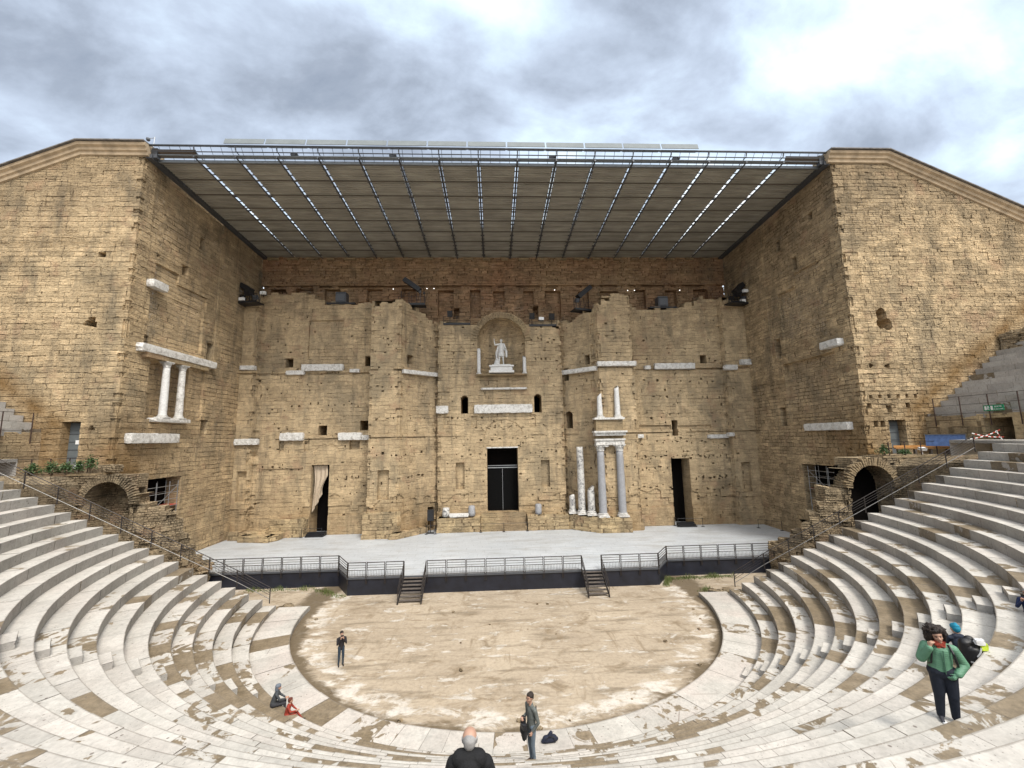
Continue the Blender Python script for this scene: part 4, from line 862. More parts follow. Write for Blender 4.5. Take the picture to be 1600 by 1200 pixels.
def build_stage():
    root = thing('stage_platform', 'wide low stage with pale grey boards and a black skirt', 'stage', (0, 40, 0)); inv = (0, -40, 0)
    P = [(-30.4, 36.4)]+FRONT+[(30.4, 36.2), (30.4, 52), (-30.4, 52)]
    m = MB(); m.prism(P, 1.2, 1.35); m.build('floor_boards', M['boards'], root).location = inv
    m = MB(); Q = [(-30.4, 36.4)]+FRONT+[(30.4, 36.2)]
    for a, b in zip(Q, Q[1:]): m.add([(a[0], a[1]+.05, 0), (b[0], b[1]+.05, 0), (b[0], b[1]+.05, 1.2), (a[0], a[1]+.05, 1.2)], [(0, 1, 2, 3)])
    m.build('skirt', M['skirt'], root).location = inv
    mo = MB(); 
    for a, b in zip(Q, Q[1:]):
        A, B = Vector((*a, 1.27)), Vector((*b, 1.27)); d = (B-A); mo.box((A+B)/2-Vector((0, .02, 0)), (d.length, .06, .13), rz=math.atan2(d.y, d.x))
    mo.build('edge_trim', M['darkgrey'], root).location = inv
    # guard rail sections
    runs = [(FRONT[0], FRONT[1], 7), (FRONT[1], FRONT[2], 1), (FRONT[2], (-8.0, 34.2), 3), ((-6.25, 34.2), (6.0, 34.2), 8), ((7.55, 34.2), FRONT[3], 3), (FRONT[3], FRONT[4], 1), (FRONT[4], FRONT[5], 7)]
    proto = {}; n = 0
    names = ['far left stage wing', 'left slanted stage edge', 'stage front left of the left steps', 'stage front between the steps', 'stage front right of the right steps', 'right slanted stage edge', 'right stage wing']
    oo = ['first', 'second', 'third', 'fourth', 'fifth', 'sixth', 'seventh', 'eighth']
    for (a, b, k), nm in zip(runs, names):
        A, B = Vector(a), Vector(b); L = (B-A).length/k; key = round(L, 3)
        if key not in proto:
            t = thing('guard_rail', 'x', 'railing'); w = L-.10
            m = MB(); h = 1.08
            for x in (.05, w+.05): m.box((x, 0, .30), (.05, .045, h+.55))
            m.box((w/2+.05, 0, h-.25+.25), (w, .05, .05))
            for z in (.88, .70): m.box((w/2+.05, 0, z), (w, .028, .028))
            m.box((w/2+.05, 0, .52), (w, .035, .035)); m.box((w/2+.05, 0, .06), (w, .035, .035)); m.build('frame', M['iron'], t)
            m = MB(); q = int(w/.115)
            for i in range(1, q): m.box((.05+w*i/q, 0, .29), (.017, .017, .46))
            m.build('bars', M['iron'], t); proto[key] = t; first = True
        else: first = False
        for i in range(k):
            t = proto[key] if (i == 0 and first) else copy_tree(proto[key])
            p = A+(B-A)*i/k; t.location = (p.x, p.y-.03, 1.35); t.rotation_euler = (0, 0, math.atan2((B-A).y, (B-A).x))
            tag(t, f'dark guard rail, {oo[i]} from left on the {nm}' if k > 1 else f'dark guard rail on the {nm}', 'railing', 'guard rails along the stage front')
    # two flights down to the orchestra
    for x0, x1, lab in ((-8.0, -6.3, 'left steep wooden steps with iron handrails from stage to orchestra'), (6.0, 7.55, 'right steep wooden steps with iron handrails from stage to orchestra')):
        t = thing('stage_steps', lab, 'steps', ((x0+x1)/2, 34.2, 0), 0, 'steps down from the stage'); w = x1-x0
        for k in range(7):
            z = 1.28-.178*(k+1)+.12; m = MB(); m.box((0, -.12-.27*k, z), (w-.1, .25, .05)); m.build('tread', M['wood_dark'], t)
        for s in (-1, 1):
            m = MB(); m.prism([(0, 1.2), (-2.05, -.02), (-2.2, .0), (-2.2, .2), (0, 1.42)], s*(w/2)-.03, s*(w/2)+.03, 'X'); m.build('stringer', M['iron'], t)
            m = MB(); pp = [(s*w/2, .02, 2.43), (s*w/2, -2.1, 1.15)]
            for dz in (0, -.25, -.5): m.tube((pp[0][0], pp[0][1], pp[0][2]+dz), (pp[1][0], pp[1][1], pp[1][2]+dz), .024)
            m.tube((s*w/2, 0, 1.3), pp[0], .028); m.tube((s*w/2, -1.05, .7), (s*w/2, -1.05, 1.8), .024); m.tube((s*w/2, -2.1, 0), pp[1], .028); m.build('handrail', M['iron'], t)
    # low barriers at the doorways
    for pts, z, lab in (([(-2.5, 48.6), (.1, 48.6), (2.8, 48.6)], 1.35, 'thin black rope barrier in front of the royal door steps'), ([(-22.4, 49.3), (-22.4, 48.6), (-20.2, 48.6)], 1.35, 'thin black barrier at the curtained left doorway'),
                        ([(20.1, 49.2), (20.2, 48.5), (23.0, 48.3)], 1.35, 'thin black barrier at the right doorway'), ([(8.9, 48.9), (8.9, 47.9)], 1.35, 'short black barrier between the royal door and the column podium'), ([(-8.6, 48.4), (-7.6, 48.4)], 1.35, 'short black barrier left of the royal door podium'),
                        ([(28.6, 46.8), (30.2, 45.2)], 1.35, 'thin black barrier at the far right end of the stage')):
        t = thing('barrier', lab, 'barrier', (*pts[0], z)); m = MB(); o = Vector((*pts[0], 0))
        for p in pts: m.tube(Vector((*p, 0))-o, Vector((*p, .98))-o, .03); m.box(Vector((*p, .02))-o, (.3, .3, .03))
        m.build('post', M['black'], t); m = MB()
        for a, b in zip(pts, pts[1:]): m.tube(Vector((*a, .93))-o, Vector((*b, .93))-o, .018)
        m.build('rail', M['black'], t)
    # boxes of black steps in the side doorways
    for x, y, lab in ((-21.0, 49.0, 'low black steps under the left doorway curtain'), (21.3, 48.7, 'low black steps in the right doorway')):
        t = thing('black_steps', lab, 'steps', (x, y, 1.35)); m = MB(); [m.box((0, .16*k, .14*(k+.5)), (2.0, 1.0-.3*k, .14)) for k in range(3)]; m.build('treads', M['black'], t)
M['wood_dark'] = plain('weathered_step_wood', (.12, .10, .085), .8, 0, .3)
build_stage()
def cloth_curtain():
    t = thing('curtain', 'beige cloth hanging gathered in the tall left doorway', 'curtain', (-21.0, 50.0, 9.1)); V = []; F = []; nu, nv = 26, 30
    for j in range(nv+1):
        v = j/nv
        for i in range(nu+1):
            u = i/nu; w = 1.0 if v < .35 else 1-.30*math.sin((v-.35)/.65*math.pi*.6)
            ln = 5.4-3.1*max(0, (u-.42))**.8*1.6 if v > 0 else 5.4
            x = -.93+1.55*u*(w if u > .2 else 1); z = -v*(5.35-2.1*u**1.3) ; y = .10*math.sin(u*19+v*2)*(.4+v)+.12*math.sin(v*4+u*3)
            V.append((x+.10*math.sin(v*5), y, z))
    F = [(j*(nu+1)+i, j*(nu+1)+i+1, (j+1)*(nu+1)+i+1, (j+1)*(nu+1)+i) for j in range(nv) for i in range(nu)]
    m = MB(); m.add(V, F, True); m.build('cloth', plain('canvas', (.46, .37, .27), .9, 0, .12, 3), t)
cloth_curtain()
# ------------------------------------------------------------------ columns standing on the podium right of the royal door
def podium_columns():
    G = None
    c = thing('stone_column', 'short grey column stump nearest the royal door on the podium', 'column'); column(c, (8.15, 49.25), .36, 3.08, 5.0, M['breccia'], broken=True, basez=.42, seed=3, taper=1, wobble=.03)
    c = thing('stone_column', 'tall slim mottled black and white column without a capital', 'column'); column(c, (9.1, 48.45), .42, 3.08, 10.7, M['breccia'], basez=.45, seed=4, taper=.92, wobble=.015)
    c = thing('stone_column', 'half height mottled column stump with a slanting broken top', 'column'); column(c, (10.05, 47.75), .42, 3.08, 6.0, M['breccia'], broken=True, basez=.45, seed=1, taper=.9, wobble=.03)
    # a pair of grey columns carrying an entablature
    t = thing('colonnade', 'two tall grey columns joined by a white entablature in front of the right pier', 'colonnade')
    for x, sd in ((11.15, 5), (13.35, 6)): column(t, (x, 46.95), .44, 3.0, 10.2, M['grey_marble'], cap=.75, basez=.42, seed=sd, taper=.88, wobble=.01)
    m = MB(); m.box((12.25, 46.95, 11.15), (3.25, .75, .42)); m.box((12.25, 46.9, 11.48), (3.4, .9, .2))
    for k in range(9): m.rock((10.85+.35*k, 46.62, 11.05), (.3, .2, .34), k)
    m.rock((11.75, 46.9, 10.82), (.5, .6, .3), 3); m.rock((12.8, 46.9, 10.86), (.4, .6, .25), 4); m.build('architrave', M['marble'], t)
    m = MB(); m.box((12.25, 47.2, 11.75), (3.2, .6, .36)); m.build('infill', M['podium'], t)
    m = MB(); m.box((12.25, 46.85, 12.1), (3.5, 1.0, .34)); m.box((12.25, 46.75, 12.37), (3.75, 1.25, .2))
    for k in range(12): m.box((10.6+.3*k, 46.3, 12.18), (.13, .12, .16))
    m.build('cornice', M['marble'], t)
    m = MB(); m.box((12.25, 47.05, 13.1), (3.1, .8, 1.3)); m.build('brick_pedestal', M['podium'], t)
    m = MB(); m.box((12.25, 46.95, 13.86), (3.45, 1.1, .22)); m.build('slab', M['marble'], t)
    c = thing('broken_column', 'shorter of two white column stumps standing on the entablature', 'column', group='broken columns above the entablature'); column(c, (11.3, 46.95), .32, 13.97, 16.55, M['statue'], broken=True, basez=.3, seed=2, taper=.8, wobble=.02)
    c = thing('broken_column', 'taller of two white column stumps standing on the entablature', 'column', group='broken columns above the entablature'); column(c, (13.35, 46.95), .33, 13.97, 17.4, M['statue'], broken=True, basez=.3, seed=7, taper=.78, wobble=.02)
    # columns left and right in the niche
    c = thing('niche_column', 'taller slim white column at the left edge of the statue niche', 'column', group='small columns in the statue niche'); column(c, (-2.6, 49.55), .22, 19.6, 22.75, M['statue'], basez=.22, seed=11, taper=.95)
    c = thing('niche_column', 'shorter slim white column at the right edge of the statue niche', 'column', group='small columns in the statue niche'); column(c, (2.95, 49.55), .22, 19.6, 21.7, M['statue'], basez=.22, seed=12, taper=.95, broken=True)
    m = MB(); m.box((.15, 49.45, 19.5), (6.2, .9, .14)); tag(m.build('niche_shelf', M['podium']), 'narrow stone ledge carrying the statue and the niche columns', 'ledge')
    # pieces lying on the two plinths
    for x, y, z, r, h, lab, mt, rz in ((-6.5, 49.2, 3.1, .42, 1.0, 'upright mottled drum left of the royal door', 'breccia', 0), (-3.55, 49.2, 3.1, .40, 1.15, 'upright pale blue grey drum beside the royal door steps', 'grey_marble', 0),
                                       (4.15, 49.2, 3.1, .38, 1.15, 'pale grey column drum on the right plinth', 'grey_marble', 0)):
        m = MB(); m.lathe((0, 0, 0), [(r, 0), (r*1.02, h*.3), (r*.97, h*.7), (r*.9, h*.95), (r*.5, h)], 14, wob=.06, seed=int(x*3)); o = m.build('column_drum', M[mt]); o.location = (x, y, z); tag(o, lab, 'column drum')
    m = MB(); m.rock((0, 0, .22), (2.2, .5, .4), 4, sub=4, amp=.06); m.box((0, 0, .36), (2.0, .38, .08)); o = m.build('cornice_fragment', M['marble']); o.location = (-5.0, 49.0, 3.02); tag(o, 'fallen white cornice block lying between two drums', 'stone block')
podium_columns()
# ------------------------------------------------------------------ people: one continuous surface grown from tapered limbs
SKIN = plain('skin', (.46, .27, .19), .55, 0, .08, 8)
def fabric(name, col, puff=0, rough=.8, var=.12):
    m, nt, b = mat_new(name); t = NT(nt); p = t.obj(); n = t.noise(p, 7, 5, .6); n2 = t.noise(p, 60, 3, .6)
    c = t.mix(1, (*col, 1), t.ramp(n, [(.3, 1-var), (.7, 1+var)]), 'MULTIPLY'); nt.links.new(c, b.inputs['Base Color']); b.inputs['Roughness'].default_value = rough
    h = t.m('ADD', n, t.m('MULTIPLY', n2, .15))
    if puff:
        s = t.sep(p); w = t.m('SINE', t.m('ADD', t.m('MULTIPLY', s[2], 2*math.pi/puff), t.m('MULTIPLY', n, 2.0))); w = t.m('ABSOLUTE', w)
        h = t.m('ADD', t.m('MULTIPLY', t.m('POWER', w, .5), 1.1), t.m('MULTIPLY', n, .5)); t.bump(h, .16, .03, b)
    else: t.bump(h, .6, .03, b)
    return m
def capsule(a, b, ra, rb, f=(1, 1), n=14):
    a, b = Vector(a), Vector(b); d = b-a; L = max(d.length, 1e-4); q = d.to_track_quat('Z', 'Y') if d.length > 1e-4 else Matrix.Identity(3).to_quaternion()
    prof = [(ra*math.cos(t), -ra*math.sin(t)) for t in (R(80), R(50), R(22), 0)]+[(rb*math.cos(t), L+rb*math.sin(t)) for t in (0, R(22), R(50), R(80))]
    P = []
    for r, z in prof:
        for i in range(n):
            th = 2*math.pi*i/n; o = q @ Vector((r*math.cos(th), r*math.sin(th), z)); ax = a+(d/L)*0
            base = q @ Vector((0, 0, z)); off = o-base; P.append(a+base+Vector((off.x*f[0], off.y*f[1], off.z)))
    F = [(j*n+i, j*n+(i+1) % n, (j+1)*n+(i+1) % n, (j+1)*n+i) for j in range(7) for i in range(n)]+[tuple(range(n-1, -1, -1)), tuple(range(7*n, 8*n))]
    return P, F
def grow(name, caps, mats, voxel, parent, smooth=4):
    """caps: (a, b, ra, rb, material index, flat) -> one remeshed, smoothed surface with a material per nearest limb"""
    m = MB()
    for c in caps: P, F = capsule(c[0], c[1], c[2], c[3], c[5] if len(c) > 5 else (1, 1)); m.add(P, F, True)
    me = bpy.data.meshes.new('tmp'); me.from_pydata(m.v, [], m.f); o = bpy.data.objects.new('tmp', me); COL.objects.link(o)
    r = o.modifiers.new('r', 'REMESH'); r.mode = 'VOXEL'; r.voxel_size = voxel; r.use_smooth_shade = True
    s = o.modifiers.new('s', 'SMOOTH'); s.factor = .5; s.iterations = smooth
    bpy.context.view_layer.update(); dg = bpy.context.evaluated_depsgraph_get(); me2 = bpy.data.meshes.new_from_object(o.evaluated_get(dg)); bpy.data.objects.remove(o)
    for q in mats: me2.materials.append(q)
    n = len(me2.polygons); C = np.zeros(n*3); me2.polygons.foreach_get('center', C); C = C.reshape(-1, 3); best = np.full(n, 1e9); idx = np.zeros(n, int)
    for c in caps:
        a, b = np.array(c[0], float), np.array(c[1], float); d = b-a; L2 = max(d@d, 1e-9); t = np.clip(((C-a)@d)/L2, 0, 1)
        f = c[5] if len(c) > 5 else (1, 1); off = (C-a)-t[:, None]*d; off[:, 0] /= f[0]; off[:, 1] /= f[1]
        dist = np.sqrt((off**2).sum(1))-(c[2]+(c[3]-c[2])*t); k = dist < best; best[k] = dist[k]; idx[k] = c[4]
    me2.polygons.foreach_set('material_index', idx.astype(np.int32)); me2.polygons.foreach_set('use_smooth', np.ones(n, bool)); me2.name = name
    ob = bpy.data.objects.new(name, me2); COL.objects.link(ob); ob.parent = parent; return ob
def hand(w, d, side, fl=.085, r=.0095, curl=.4, mi=0, palmdir=(0, -1, 0)):
    """palm and five fingers from the wrist w along direction d; fingers curl towards palmdir"""
    w = Vector(w); d = Vector(d).normalized(); p = Vector(palmdir); p = (p-d*p.dot(d)).normalized(); s = d.cross(p)*side
    pe = w+d*.085; caps = [(w, pe, .026, .034, mi)]
    for k, L in enumerate((.92, 1.0, .95, .76)):
        b = pe+s*(.030-.0195*k)+d*.005; m = b+(d*(1-curl)+p*curl).normalized()*fl*L*.5; e = m+(d*(1-curl*1.7)+p*curl*1.9).normalized()*fl*L*.5
        caps += [(b, m, r*1.1, r, mi), (m, e, r, r*.85, mi)]
    b = w+d*.03+s*.028; m = b+(d*.6+s*.75+p*.25).normalized()*.045; e = m+(d*.85+s*.2+p*.5).normalized()*.032; caps += [(b, m, r*1.3, r*1.1, mi), (m, e, r*1.1, r*.9, mi)]
    return caps
def head_caps(c, fwd=(0, -1, 0), up=(0, 0, 1), mi=0, s=1):
    """skull, jaw, nose, brow, lips, ears; c is the centre of the skull"""
    c = Vector(c); F = Vector(fwd).normalized(); U = Vector(up).normalized(); F = (F-U*F.dot(U)).normalized(); S = F.cross(U)
    def P(x, y, z): return c+S*x*s+F*y*s+U*z*s
    cp = [(P(0, -.02, .03), P(0, .015, .03), .088*s, .082*s, mi), (P(0, -.03, .0), P(0, .03, -.03), .075*s, .070*s, mi), (P(0, .045, -.055), P(0, .06, -.10), .052*s, .033*s, mi),
          (P(-.035, .02, -.05), P(0, .065, -.105), .035*s, .025*s, mi), (P(.035, .02, -.05), P(0, .065, -.105), .035*s, .025*s, mi), (P(0, .085, .01), P(0, .115, -.030), .009*s, .014*s, mi), (P(-.012, .100, -.034), P(.012, .100, -.034), .010*s, .010*s, mi),
          (P(-.04, .078, .022), P(.04, .078, .022), .012*s, .012*s, mi), (P(-.018, .094, -.062), P(.018, .094, -.062), .009*s, .009*s, mi)]
    for q in (-1, 1): cp += [(P(q*.082, -.01, .005), P(q*.082, -.015, -.03), .016*s, .011*s, mi), (P(q*.045, .07, -.025), P(q*.045, .06, -.03), .022*s, .022*s, mi)]
    return cp, P, (F, U, S)
M['eye'] = plain('dark_eye', (.02, .015, .012), .3); M['lips'] = plain('lips', (.36, .13, .11), .5); M['hair_dark'] = fabric('dark_hair', (.022, .014, .010), 0, .75, .4); M['hair_grey'] = fabric('grey_hair', (.30, .29, .28), 0, .8, .3)
def face(P, parent, s=1, brow='hair_dark', beard=None):
    m = MB()
    for q in (-1, 1): m.lathe(P(q*.034, .088, .004), [(.001, -.009), (.009, -.005), (.012, 0), (.009, .005), (.001, .009)], 8)
    m.build('eyes', M['eye'], parent); m = MB()
    for q in (-1, 1): m.tube(P(q*.018, .094, .026), P(q*.052, .082, .026), .0055)
    m.build('eyebrows', M[brow], parent); m = MB(); m.tube(P(-.022, .100, -.062), P(.022, .100, -.062), .0065); m.build('mouth', M['lips'], parent)
def hair_cap(P, parent, mat, seed=1, back=True, s=1, vol=1.0, front=.045, n=90):
    caps = []; rnd = random.Random(seed)
    caps += [(P(0, -.035, .055), P(0, .02, .075), .092*s*vol, .070*s*vol, 0), (P(0, -.05, .0), P(0, -.04, .05), .078*s*vol, .088*s*vol, 0)]
    for q in (-1, 1): caps.append((P(q*.06, -.02, .04), P(q*.06, .02, .06), .04*s*vol, .035*s*vol, 0))
    for _ in range(n//3):
        a, b = rnd.uniform(-2.6, 2.6), rnd.uniform(.1, 1.5); r = .088*vol
        x, y, z = r*math.sin(a)*math.cos(b), -r*math.cos(a)*math.cos(b)*1.1, r*math.sin(b)
        if y > .05 and z < .05: continue
        caps.append((P(x, y-.015, z+.04), P(x*1.05, y-.02, z+.035), .014, .010, 0))
    return grow('hair', caps, [mat], .010, parent, 1)
def legs_stand(mt, ms, hipz=.93, spread=.09, toe=(0, -1), knee=0.02, L=.0, foot_off=(0, 0), fat=1.0):
    caps = []; t = Vector((toe[0], toe[1], 0)).normalized()
    for q in (-1, 1):
        h = Vector((q*.085, 0, hipz)); k = Vector((q*(spread+.005), -knee, .49)); a = Vector((q*(spread+.012)+foot_off[0]*q, .03+foot_off[1]*q, .09))
        caps += [(h, k, .092*fat, .063*fat, mt), (k, a, .060*fat, .045*fat, mt), (k+Vector((0, .02, -.08)), k+Vector((0, .02, -.2)), .055*fat, .048*fat, mt), (a+Vector((0, 0, -.035)), a+t*.15+Vector((q*.015, 0, -.055)), .040, .032, ms), (a, a+Vector((0, .03, -.05)), .040, .038, ms)]
    caps.append(((-.07, 0, hipz+.02), (.07, 0, hipz+.02), .115*fat, .115*fat, mt, (1, .9)))
    return caps
def torso(mj, z0=.95, z1=1.42, sh=.185, fat=1.0, lean=(0, 0)):
    lx, ly = lean
    return [((0, 0, z0), (lx*.5, ly*.5, (z0+z1)/2), .125*fat, .130*fat, mj, (1.18, .88)), ((lx*.5, ly*.5, (z0+z1)/2), (lx, ly, z1-.08), .132*fat, .125*fat, mj, (1.25, .88)), ((lx-sh*.75, ly, z1), (lx+sh*.75, ly, z1), .070*fat, .070*fat, mj), ((lx, ly+.01, z1), (lx, ly-.005, z1+.09), .075, .058, mj)]
def arm(S, E, W, mj, r=(.060, .048, .036)):
    return [(S, E, r[0], r[1], mj), (E, W, r[1], r[2], mj)]
def person(label, loc, rz, caps, mats, voxel=.012, scale=1):
    t = thing('person', label, 'person', loc, rz); t.scale = (scale,)*3; body = grow('body', caps, mats, voxel, t); return t
def man_grey():
    jk, jn, sh = fabric('grey_jacket', (.125, .135, .125)), fabric('faded_jeans', (.13, .165, .20)), fabric('brown_shoes', (.07, .04, .03)); blk = fabric('black_coat', (.012, .012, .014))
    caps = legs_stand(2, 3, spread=.075, fat=.95)+torso(1, fat=.98)
    caps += arm((-.205, 0, 1.41), (-.24, .02, 1.14), (-.13, -.20, 1.14), 1)+arm((.205, 0, 1.41), (.26, .06, 1.12), (.16, -.06, .90), 1)
    caps += hand((-.12, -.22, 1.15), (.5, -.5, .35), 1, curl=.8, mi=0, palmdir=(0, .6, -1))+hand((.155, -.08, .89), (-.15, -.35, -.9), -1, curl=.4, mi=0, palmdir=(-1, 0, 0))
    caps.append(((0, -.005, 1.45), (0, -.03, 1.57), .055, .053, 0)); hc, P, _ = head_caps((0, -.035, 1.665), (.12, -1, .05)); caps += hc
    t = person('man in grey jacket and jeans standing sideways on the middle stairway', (.17, 13.28, 2.44), R(-62), caps, [SKIN, jk, jn, sh], .011, 1.05)
    face(P, t); hair_cap(P, t, M['hair_dark'], 3)
    m = MB(); [m.path([P(q*.034+.02*math.cos(a), .108, .004+.015*math.sin(a)) for a in [k*math.pi/4 for k in range(9)]], .002, 4) for q in (-1, 1)]; m.tube(P(-.014, .108, .008), P(.014, .108, .008), .002); m.build('glasses', M['black'], t)
    g = [((-.10, -.20, 1.13), (-.06, -.24, .86), .08, .10, 0, (1.2, .8)), ((-.06, -.24, .86), (-.10, -.20, .62), .10, .06, 0, (1.2, .6)), ((.02, -.22, 1.0), (.05, -.24, .74), .07, .05, 0), ((-.14, -.22, .9), (-.18, -.2, .66), .05, .03, 0)]
    cg = grow('coat_over_arm', g, [blk], .015, t)
    m = MB(); m.rock((.03, -.26, 1.02), (.16, .12, .14), 3); m.tube((.02, -.14, 1.42), (.04, -.27, 1.07), .010); m.build('camera_bag', M['black'], t)
    m = MB(); m.path([(.10, .10, 1.46), (.02, .155, 1.25), (-.06, .13, 1.0)], .016); m.build('strap', M['black'], t)
man_grey()
def man_orchestra():
    mats = [SKIN, fabric('black_top', (.016, .014, .017)), fabric('dark_jeans', (.018, .035, .055)), fabric('dark_shoes', (.015, .012, .012))]
    caps = legs_stand(2, 3, spread=.10)+torso(1)
    for q in (-1, 1):
        caps += arm((q*.20, 0, 1.41), (q*.23, -.12, 1.17), (q*.075, -.24, 1.44), 1); caps += hand((q*.07, -.245, 1.46), (-q*.12, -.05, 1), -q, curl=.7, mi=0, palmdir=(-q*.6, -.8, 0))
    caps.append(((0, -.005, 1.45), (0, -.025, 1.57), .055, .053, 0)); hc, P, _ = head_caps((0, -.03, 1.655), (0, -1, .12)); caps += hc
    t = person('man in dark clothes and cap photographing from the orchestra floor', (-9.12, 24.05, 0), R(28), caps, mats, .012, .97)
    face(P, t); hair_cap(P, t, M['hair_dark'], 5, vol=1.06)
    m = MB(); m.box((0, -.235, 1.62), (.145, .012, .075)); m.build('phone', M['black'], t)
man_orchestra()
def woman_green():
    gj = fabric('green_puffer', (.11, .25, .155), .075, .6); nv = fabric('navy_trousers', (.010, .014, .026)); sh = fabric('dark_trainers', (.05, .05, .06)); red = fabric('red_scarf', (.38, .06, .035))
    caps = legs_stand(2, 3, hipz=.88, spread=.095, fat=1.42)+[((-.03, 0, .93), (-.02, 0, 1.10), .150, .148, 1, (1.25, .95)), ((-.02, 0, 1.10), (0, 0, 1.28), .150, .140, 1, (1.28, .95)), ((-.14, 0, 1.35), (.14, 0, 1.35), .085, .085, 1), ((0, 0, 1.36), (0, -.01, 1.44), .095, .075, 1)]
    caps += [((-.20, 0, 1.34), (-.30, -.07, 1.12), .085, .085, 1), ((-.30, -.07, 1.12), (-.185, -.175, 1.36), .082, .058, 1)]
    caps += hand((-.18, -.18, 1.38), (.35, .05, 1), 1, curl=.55, mi=0, palmdir=(1, .7, 0))
    caps += [((.20, 0, 1.34), (.33, .03, 1.08), .085, .082, 1), ((.33, .03, 1.08), (.19, -.14, .95), .078, .062, 1)]+hand((.17, -.15, .94), (-.6, -.25, -.6), -1, curl=.4, mi=1, palmdir=(-.3, .8, 0))
    caps.append(((0, -.01, 1.40), (-.01, -.03, 1.50), .052, .05, 0)); hc, P, ax = head_caps((-.02, -.045, 1.575), (.10, -1, -.22), (-.22, -.1, 1), s=.98); caps += hc
    t = person('curly haired woman in green puffer jacket holding a phone to her ear', (7.80, 8.30, 6.26), R(-33), caps, [SKIN, gj, nv, sh], .010, .985)
    face(P, t)
    rnd = random.Random(9); hp = []
    for k in range(420):
        a = rnd.uniform(-math.pi, math.pi); b = rnd.uniform(-.35, 1.45); rr = rnd.uniform(.09, .165)*(1.15 if math.sin(a) > 0 else 1)
        x, y, z = rr*math.sin(a)*math.cos(b)*1.12, -rr*math.cos(a)*math.cos(b), rr*math.sin(b)*.95
        if y > .045 and z < .075: continue
        if y > -.01 and z < -.02 and abs(x) < .07: continue
        c = P(x, y-.02, z+.035); d = Vector((rnd.uniform(-1, 1), rnd.uniform(-1, 1), rnd.uniform(-1, 1)))*.022; hp.append((c, c+d*1.3, .017, .009, 0))
    hp += [(P(0, -.06, .05), P(0, -.01, .09), .115, .10, 0), (P(.08, -.05, .03), P(.13, -.06, -.07), .095, .075, 0), (P(-.10, -.04, .07), P(-.12, -.05, .0), .08, .06, 0)]
    grow('curly_hair', hp, [M['hair_dark']], .0085, t, 1)
    m = MB(); m.box(P(-.095, .045, -.03), (.012, .07, .14), rz=.5, rx=.2); m.build('phone', M['black'], t)
    m = MB(); [m.rock((x, -.085+.01*k, z), (.09, .07, .08), k, amp=.2) for k, (x, z) in enumerate(((-.045, 1.44), (.03, 1.43), (-.01, 1.38), (-.02, 1.33), (.045, 1.46)))]; m.build('scarf', red, t)
    m = MB(); m.path([(.125, -.05, 1.43), (.165, -.13, 1.30), (.205, -.12, 1.12), (.24, -.02, 1.0)], .021); m.build('backpack_strap', M['black'], t); m = MB(); m.path([(-.12, -.08, 1.42), (-.155, -.15, 1.25), (-.175, -.13, 1.08), (-.20, 0, 1.0)], .014); m.build('backpack_strap', M['black'], t)
    m = MB(); m.box((.012, -.155, 1.13), (.012, .02, .42)); m.build('zip', plain('dark_zip', (.05, .12, .08)), t)
    m = MB()
    for q in (-1, 1): m.lathe((q*.10, -.10, .0), [(.045, .005), (.048, .02), (.040, .035)], 12, sx=.9, sy=2.2)
    m.build('white_soles', M['white'], t)
woman_green()
def sit_caps(mj, mt, ms, lean=.1, knee=.45, footz=-.46, twist=0, spread=.11, fat=1.0, feet_fwd=.0):
    caps = []
    for q in (-1, 1):
        h = Vector((q*.09, .02, .10)); k = Vector((q*spread, -knee, .10)); a = Vector((q*spread, -knee-feet_fwd, footz+.09))
        caps += [(h, k, .092*fat, .064*fat, mt), (k, a, .060*fat, .046*fat, mt), (a+Vector((0, 0, -.03)), a+Vector((q*.02, -.15, -.05)), .040, .032, ms)]
    caps += [((-.07, .03, .11), (.07, .03, .11), .115*fat, .115*fat, mt, (1, .95)), ((0, .03, .14), (0, .03-lean*.5, .34), .130*fat, .132*fat, mj, (1.15, .9)), ((0, .03-lean*.5, .34), (0, .03-lean, .50), .135*fat, .125*fat, mj, (1.25, .9)), ((-.14, .03-lean, .56), (.14, .03-lean, .56), .070*fat, .070*fat, mj)]
    return caps, .03-lean
def bald_man():
    bk = fabric('black_parka', (.006, .006, .007), 0, .85); caps, y = sit_caps(1, 2, 2, lean=.08, fat=1.16)
    caps += [((-.19, y, .54), (-.27, y-.05, .28), .088, .080, 1), ((-.27, y-.05, .28), (-.15, y-.30, .20), .075, .055, 1), ((.19, y, .54), (.27, y-.05, .28), .088, .080, 1), ((.27, y-.05, .28), (.15, y-.30, .20), .075, .055, 1)]
    caps += hand((-.14, y-.31, .20), (.4, -.8, -.1), 1, curl=.5, mi=0, palmdir=(0, 0, -1))+hand((.14, y-.31, .20), (-.4, -.8, -.1), -1, curl=.5, mi=0, palmdir=(0, 0, -1))
    caps += [((-.11, y+.04, .62), (.11, y+.04, .62), .095, .095, 1), ((0, y+.10, .56), (0, y+.13, .48), .105, .07, 1, (1.3, .8)), ((0, y, .60), (0, y-.02, .70), .060, .056, 0)]
    hc, P, _ = head_caps((0, y-.025, .785), (0, -1, 0)); caps += hc
    t = person('bald man in black hooded parka seen from behind at the bottom edge', (-1.14, 5.42, 7.42), R(178), caps, [SKIN, bk, fabric('dark_trousers', (.02, .02, .025))], .011, 1.0); face(P, t, brow='hair_grey')
    hp = [(P(0, -.055, -.02), P(0, -.05, .02), .072, .078, 0), (P(-.062, -.02, -.01), P(-.062, -.03, .02), .034, .036, 0), (P(.062, -.02, -.01), P(.062, -.03, .02), .034, .036, 0)]
    grow('cropped_hair', hp, [M['hair_grey']], .009, t, 2)
bald_man()
